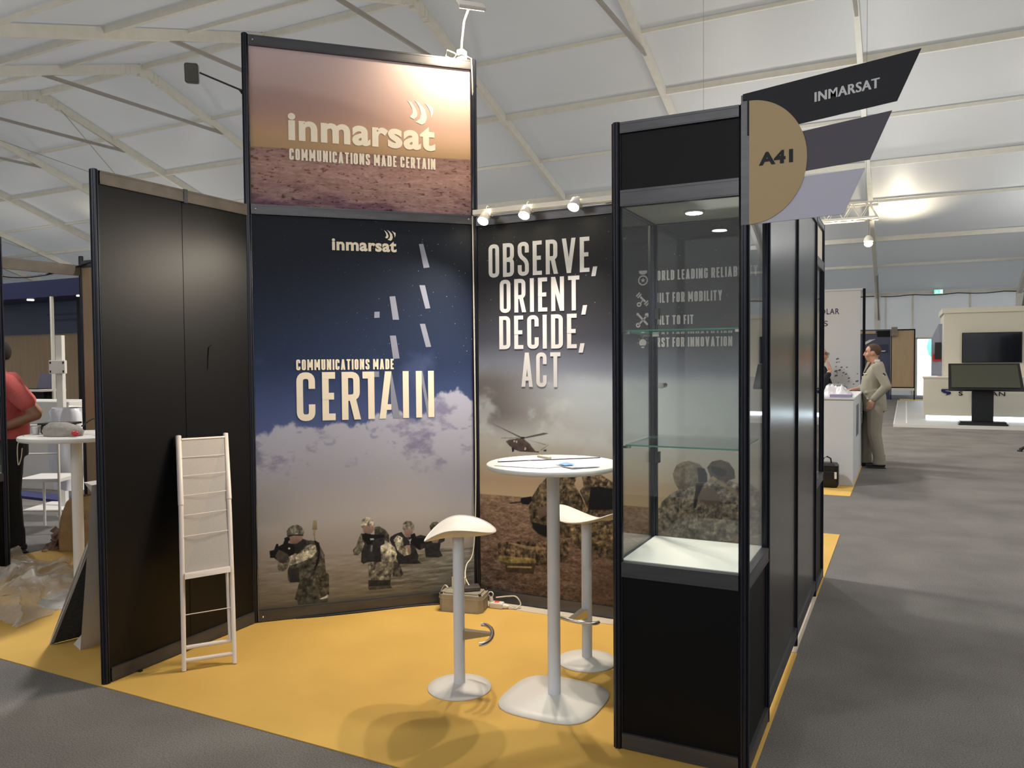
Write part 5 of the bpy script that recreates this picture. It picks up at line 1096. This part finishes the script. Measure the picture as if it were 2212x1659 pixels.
# ------------------------------------------------------------------ people
def person(label, loc, rz):
    T = thing('person', label, 'person', loc, rz); return T, WM[T.name]
m_skin = mat('skin', (198, 150, 124), .5); m_skin2 = mat('tanned_skin', (150, 108, 84), .5)
m_uni = mat('khaki_uniform', (160, 154, 138), .85, noise_s=120, noise_a=.08, bump=.1); m_uni2 = mat('khaki_trousers', (150, 143, 128), .85, noise_s=120, noise_a=.08)
m_hair = mat('short_brown_hair', (84, 64, 50), .9, noise_s=200, noise_a=.3); m_shoe = mat('black_shoe', (18, 17, 18), .25); m_shirt = mat('white_shirt', (226, 222, 214), .7)
def eyes(T, M_, c, r=.1):
    mb = MB(M_)
    for s in (-1, 1): mb.sphere((c[0]+.085, c[1]+s*.034, c[2]+.018), .008, 6)
    mb.pieces('eye', m_blk, T)
    mb = MB(M_)
    for s in (-1, 1): mb.tube([(c[0]+.094, c[1]+s*.018, c[2]+.038), (c[0]+.084, c[1]+s*.05, c[2]+.040)], .004, 6)
    mb.pieces('eyebrow', m_hair, T)
# soldier
T, M_ = person('man in khaki dress uniform, hand in pocket, leaning on the white counter', (3.10, 9.75, 0), PI*1.02)
b = MB(M_); hc = (.035, 0, 1.625); head(b, hc, .1)
b.loft([(-.02, 0, .92, .10, .15), (0, 0, 1.1, .115, .14), (-.01, 0, 1.3, .11, .16), (-.02, 0, 1.42, .085, .16), (-.02, 0, 1.48, .05, .09)])
for s, kx in ((1, -.05), (-1, .12)):
    limb(b, (0, s*.09, .9), .085, (.03+kx*.5, s*.1, .48), .055); limb(b, (.03+kx*.5, s*.1, .48), .055, (kx-.01, s*.1, .1), .036); limb(b, (kx-.04, s*.1, .05), .03, (kx+.08, s*.1, .04), .028)
limb(b, (-.03, .18, 1.42), .05, (-.13, .27, 1.16), .038); limb(b, (-.13, .27, 1.16), .036, (.03, .225, .96), .026); hand(b, (.03, .225, .96), (.4, -.1, -.9), (0, -1, 0))
limb(b, (-.02, -.18, 1.42), .05, (.06, -.24, 1.18), .038); limb(b, (.06, -.24, 1.18), .036, (.22, -.12, 1.10), .026); hand(b, (.22, -.12, 1.105), (1, .2, -.05), (0, 0, -1))
skin(b, 'body', m_skin, T, .009, 3)
h = MB(M_); h.sphere((hc[0]-.016, 0, hc[2]+.028), .101, 14, (1.0, .82, 1.0)); hr = h.build('hair', m_hair, T)
me = hr.data; bm = bmesh.new(); bm.from_mesh(me); inv = WM[hr.name].inverted()
bmesh.ops.delete(bm, geom=[v for v in bm.verts if (v.co.x > hc[0]+.045 and v.co.z < hc[2]+.085) or v.co.z < hc[2]-.035-.3*(v.co.x-hc[0]) * (v.co.x > 0)], context='VERTS'); bm.to_mesh(me); bm.free()
eyes(T, M_, hc)
j = MB(M_)
j.loft([(.0, 0, .80, .155, .19), (.0, 0, .86, .158, .192), (.01, 0, 1.0, .158, .18), (.03, 0, 1.12, .16, .178), (.02, 0, 1.26, .15, .19), (-.01, 0, 1.38, .125, .195), (-.03, 0, 1.46, .085, .15), (-.03, 0, 1.50, .065, .085)], 28)
limb(j, (-.03, .175, 1.42), .075, (-.14, .27, 1.16), .062); limb(j, (-.14, .27, 1.16), .062, (.015, .228, .985), .048)
limb(j, (-.02, -.175, 1.42), .075, (.06, -.24, 1.18), .062); limb(j, (.06, -.24, 1.18), .06, (.19, -.14, 1.11), .046)
for z, y, dx in ((.94, .17, .0), (1.06, .165, .02)): limb(j, (.1+dx, y-.02, z), .02, (-.06, y+.03, z+.05), .012, 8, 3)
jk = skin(j, 'jacket', m_uni, T, .011, 4)
q = MB(M_)
for x, z in ((.178, 1.08), (.172, 1.18), (.16, 1.28), (.17, .98)): q.sphere((x, .02, z), .011, 6)
q.sphere((.10, .172, .98), .011, 6); q.pieces('button', m_wb, jk)
q = MB(M_); q.box(-.06, .02, .13, .19, 1.475, 1.485).box(-.06, .02, -.19, -.13, 1.475, 1.485); q.pieces('shoulder_strap', m_blk, jk)
q = MB(M_); q.sphere((-.095, .268, 1.30), .040, 8, (.9, .35, 1.15)); bd = q.build('sleeve_badge', m_blk, jk); q = MB(M_); q.sphere((-.095, .280, 1.30), .016, 6, (.8, .4, 1.3)); q.build('badge_emblem', m_wb, bd)
q = MB(M_); q.tube([(.10, .13, 1.33), (.125, .11, 1.325), (.15, .085, 1.33)], [.006, .01, .006], 8); q.build('breast_wings', m_wb, jk)
q = MB(M_); q.add([(.06, .055, 1.50), (.10, .03, 1.50), (.155, .02, 1.33), (.135, .075, 1.36)], [(0, 1, 2, 3)]).add([(.06, -.055, 1.50), (.10, -.03, 1.50), (.155, -.02, 1.33), (.135, -.075, 1.36)], [(3, 2, 1, 0)]); q.pieces('lapel', m_uni, jk)
q = MB(M_); q.loft([(-.005, 0, 1.475, .066, .064), (.0, 0, 1.53, .060, .058)], 20); q.add([(.055, .04, 1.50), (.055, -.04, 1.50), (.15, 0, 1.34)], [(0, 1, 2)]); q.build('shirt', m_shirt, T)
q = MB(M_); q.add([(.066, .018, 1.50), (.066, -.018, 1.50), (.13, -.026, 1.41), (.162, 0, 1.32), (.13, .026, 1.41)], [(0, 1, 2, 3, 4)]); q.build('tie', m_blk, T)
tr = MB(M_)
for s, kx in ((1, -.05), (-1, .12)):
    limb(tr, (-.005, s*.09, .90), .115, (.03+kx*.5, s*.10, .50), .092); limb(tr, (.03+kx*.5, s*.1, .50), .092, (kx-.01, s*.10, .14), .078); tr.loft([(kx-.01, s*.10, .045, .088, .075), (kx-.01, s*.10, .2, .08, .07)])
tr.loft([(0, 0, .78, .13, .16), (0, 0, 1.0, .13, .16)])
skin(tr, 'trousers', m_uni2, T, .011, 3)
for s, kx in ((1, -.05), (-1, .12)):
    f = MB(M_); limb(f, (kx-.05, s*.1, .045), .042, (kx+.13, s*.105, .035), .034); f.box(kx-.10, kx+.16, s*.1-.04, s*.1+.045, .002, .014, .004); skin(f, 'shoe', m_shoe, T, .007, 1)

# man in red at the left
m_red = mat('red_polo_shirt', (202, 96, 94), .85, noise_s=90, noise_a=.08, bump=.15)
m_dtr = mat('black_trousers', (16, 16, 18), .8)
T, M_ = person('man in a red short-sleeved shirt and black trousers at the left round table', (-3.19, 1.45, 0), math.radians(237))
b = MB(M_); hc = (.09, 0, 1.64); head(b, hc, .102)
b.loft([(0, 0, .92, .12, .16), (0, 0, 1.1, .12, .15), (0, 0, 1.3, .12, .17), (0, 0, 1.42, .09, .17), (.01, 0, 1.49, .05, .09)])
for s in (-1, 1):
    kx = -.03 if s > 0 else .06; limb(b, (0, s*.09, .9), .085, (.02+kx*.5, s*.1, .48), .055); limb(b, (.02+kx*.5, s*.1, .48), .055, (kx, s*.1, .1), .038); limb(b, (kx-.03, s*.1, .05), .03, (kx+.09, s*.1, .04), .028)
    limb(b, (0, s*.2, 1.41), .055, (-.20, s*.27, 1.15), .045); limb(b, (-.20, s*.27, 1.15), .045, (.10, s*.22, 1.03), .032); hand(b, (.10, s*.22, 1.03), (1, -s*.3, -.1), (0, -s*.3, -1))
skin(b, 'body', m_skin2, T, .009, 3)
h = MB(M_); h.sphere((hc[0]-.02, 0, hc[2]+.03), .108, 14, (1.0, .84, 1.0)); hr = h.build('hair', mat('dark_hair', (40, 32, 28), .9), T)
bm = bmesh.new(); bm.from_mesh(hr.data); bmesh.ops.delete(bm, geom=[v for v in bm.verts if (v.co.x > hc[0]+.04 and v.co.z < hc[2]+.08) or v.co.z < hc[2]-.04], context='VERTS'); bm.to_mesh(hr.data); bm.free()
eyes(T, M_, hc)
j = MB(M_); j.loft([(.0, 0, .93, .15, .19), (.0, 0, 1.05, .155, .19), (.02, 0, 1.2, .15, .195), (.0, 0, 1.35, .135, .205), (-.01, 0, 1.44, .095, .16), (0, 0, 1.50, .065, .08)], 28)
for s in (-1, 1): limb(j, (0, s*.185, 1.41), .082, (-.13, s*.25, 1.25), .072)
for k in range(4): limb(j, (-.13, -.1+.07*k, 1.05+.04*k), .018, (-.10, .12, 1.15+.06*k), .012, 8, 3)
skin(j, 'polo_shirt', m_red, T, .011, 3)
tr = MB(M_)
for s, kx in ((1, -.03), (-1, .06)):
    limb(tr, (0, s*.09, .90), .118, (.02+kx*.5, s*.10, .50), .088); limb(tr, (.02+kx*.5, s*.1, .50), .088, (kx, s*.10, .12), .07); tr.loft([(kx, s*.10, .06, .075, .068), (kx, s*.10, .2, .073, .066)])
tr.loft([(0, 0, .80, .14, .17), (0, 0, .98, .14, .17)])
skin(tr, 'trousers', m_dtr, T, .012, 3)
for s, kx in ((1, -.03), (-1, .06)):
    f = MB(M_); limb(f, (kx-.04, s*.1, .05), .045, (kx+.15, s*.105, .038), .038); f.box(kx-.09, kx+.18, s*.1-.045, s*.1+.05, .002, .018, .004); sh = skin(f, 'shoe', m_shoe, T, .008, 1)
    q = MB(M_); 
    for k in range(3): q.box(kx+.03+.03*k, kx+.042+.03*k, s*.1-.04, s*.1+.045, .07-.006*k, .079-.006*k)
    q.pieces('shoe_stripe', m_white, sh)

# man with glasses behind the counter
T, M_ = person('bald man with glasses in a dark jumper, hand raised to his chin, behind the printer', (2.30, 10.1, 0), math.radians(-15))
b = MB(M_); hc = (.05, 0, 1.60); head(b, hc, .1)
b.loft([(0, 0, .8, .12, .16), (0, 0, 1.1, .12, .15), (0, 0, 1.3, .12, .17), (0, 0, 1.40, .09, .17), (.01, 0, 1.46, .05, .09)])
for s in (-1, 1): limb(b, (0, s*.1, .85), .085, (.0, s*.1, .48), .06); limb(b, (0, s*.1, .48), .06, (.0, s*.1, .05), .04); limb(b, (-.03, s*.1, .04), .035, (.12, s*.1, .04), .035)
limb(b, (0, -.2, 1.38), .055, (.12, -.24, 1.14), .045); limb(b, (.12, -.24, 1.14), .045, (.22, -.08, 1.36), .03); hand(b, (.22, -.08, 1.37), (-.25, .2, 1), (-1, 0, .2))
limb(b, (0, .2, 1.38), .055, (.08, .26, 1.12), .045); limb(b, (.08, .26, 1.12), .045, (.22, .0, 1.12), .03); hand(b, (.22, 0, 1.12), (.2, -1, 0), (0, 0, -1))
skin(b, 'body', m_skin, T, .009, 3); eyes(T, M_, hc)
q = MB(M_)
for s in (-1, 1): q.tube([(hc[0]+.103, s*.036+.026*math.cos(a), hc[2]+.015+.02*math.sin(a)) for a in [2*PI*k/14 for k in range(15)]], .003, 6).tube([(hc[0]+.10, s*.062, hc[2]+.02), (hc[0], s*.085, hc[2]+.015)], .0025, 6)
q.tube([(hc[0]+.105, -.01, hc[2]+.017), (hc[0]+.105, .01, hc[2]+.017)], .0025, 6).build('glasses', m_blk, T)
j = MB(M_); j.loft([(.0, 0, .80, .15, .18), (.0, 0, 1.05, .15, .18), (.01, 0, 1.2, .15, .19), (.0, 0, 1.32, .135, .2), (-.01, 0, 1.41, .095, .16), (0, 0, 1.46, .065, .08)], 28)
limb(j, (0, -.185, 1.37), .078, (.12, -.24, 1.14), .064); limb(j, (.12, -.24, 1.14), .06, (.205, -.11, 1.31), .044)
limb(j, (0, .185, 1.37), .078, (.08, .26, 1.12), .064); limb(j, (.08, .26, 1.12), .06, (.19, .04, 1.12), .044)
skin(j, 'jumper', mat('dark_navy_wool', (22, 22, 32), .9), T, .011, 3)
tr = MB(M_)
for s in (1, -1): limb(tr, (0, s*.09, .80), .112, (0, s*.10, .50), .085); limb(tr, (0, s*.1, .50), .085, (0, s*.10, .10), .068)
skin(tr, 'trousers', m_dtr, T, .012, 3)
for s in (1, -1):
    f = MB(M_); limb(f, (-.04, s*.1, .045), .04, (.14, s*.105, .038), .035); skin(f, 'shoe', m_shoe, T, .009, 1)
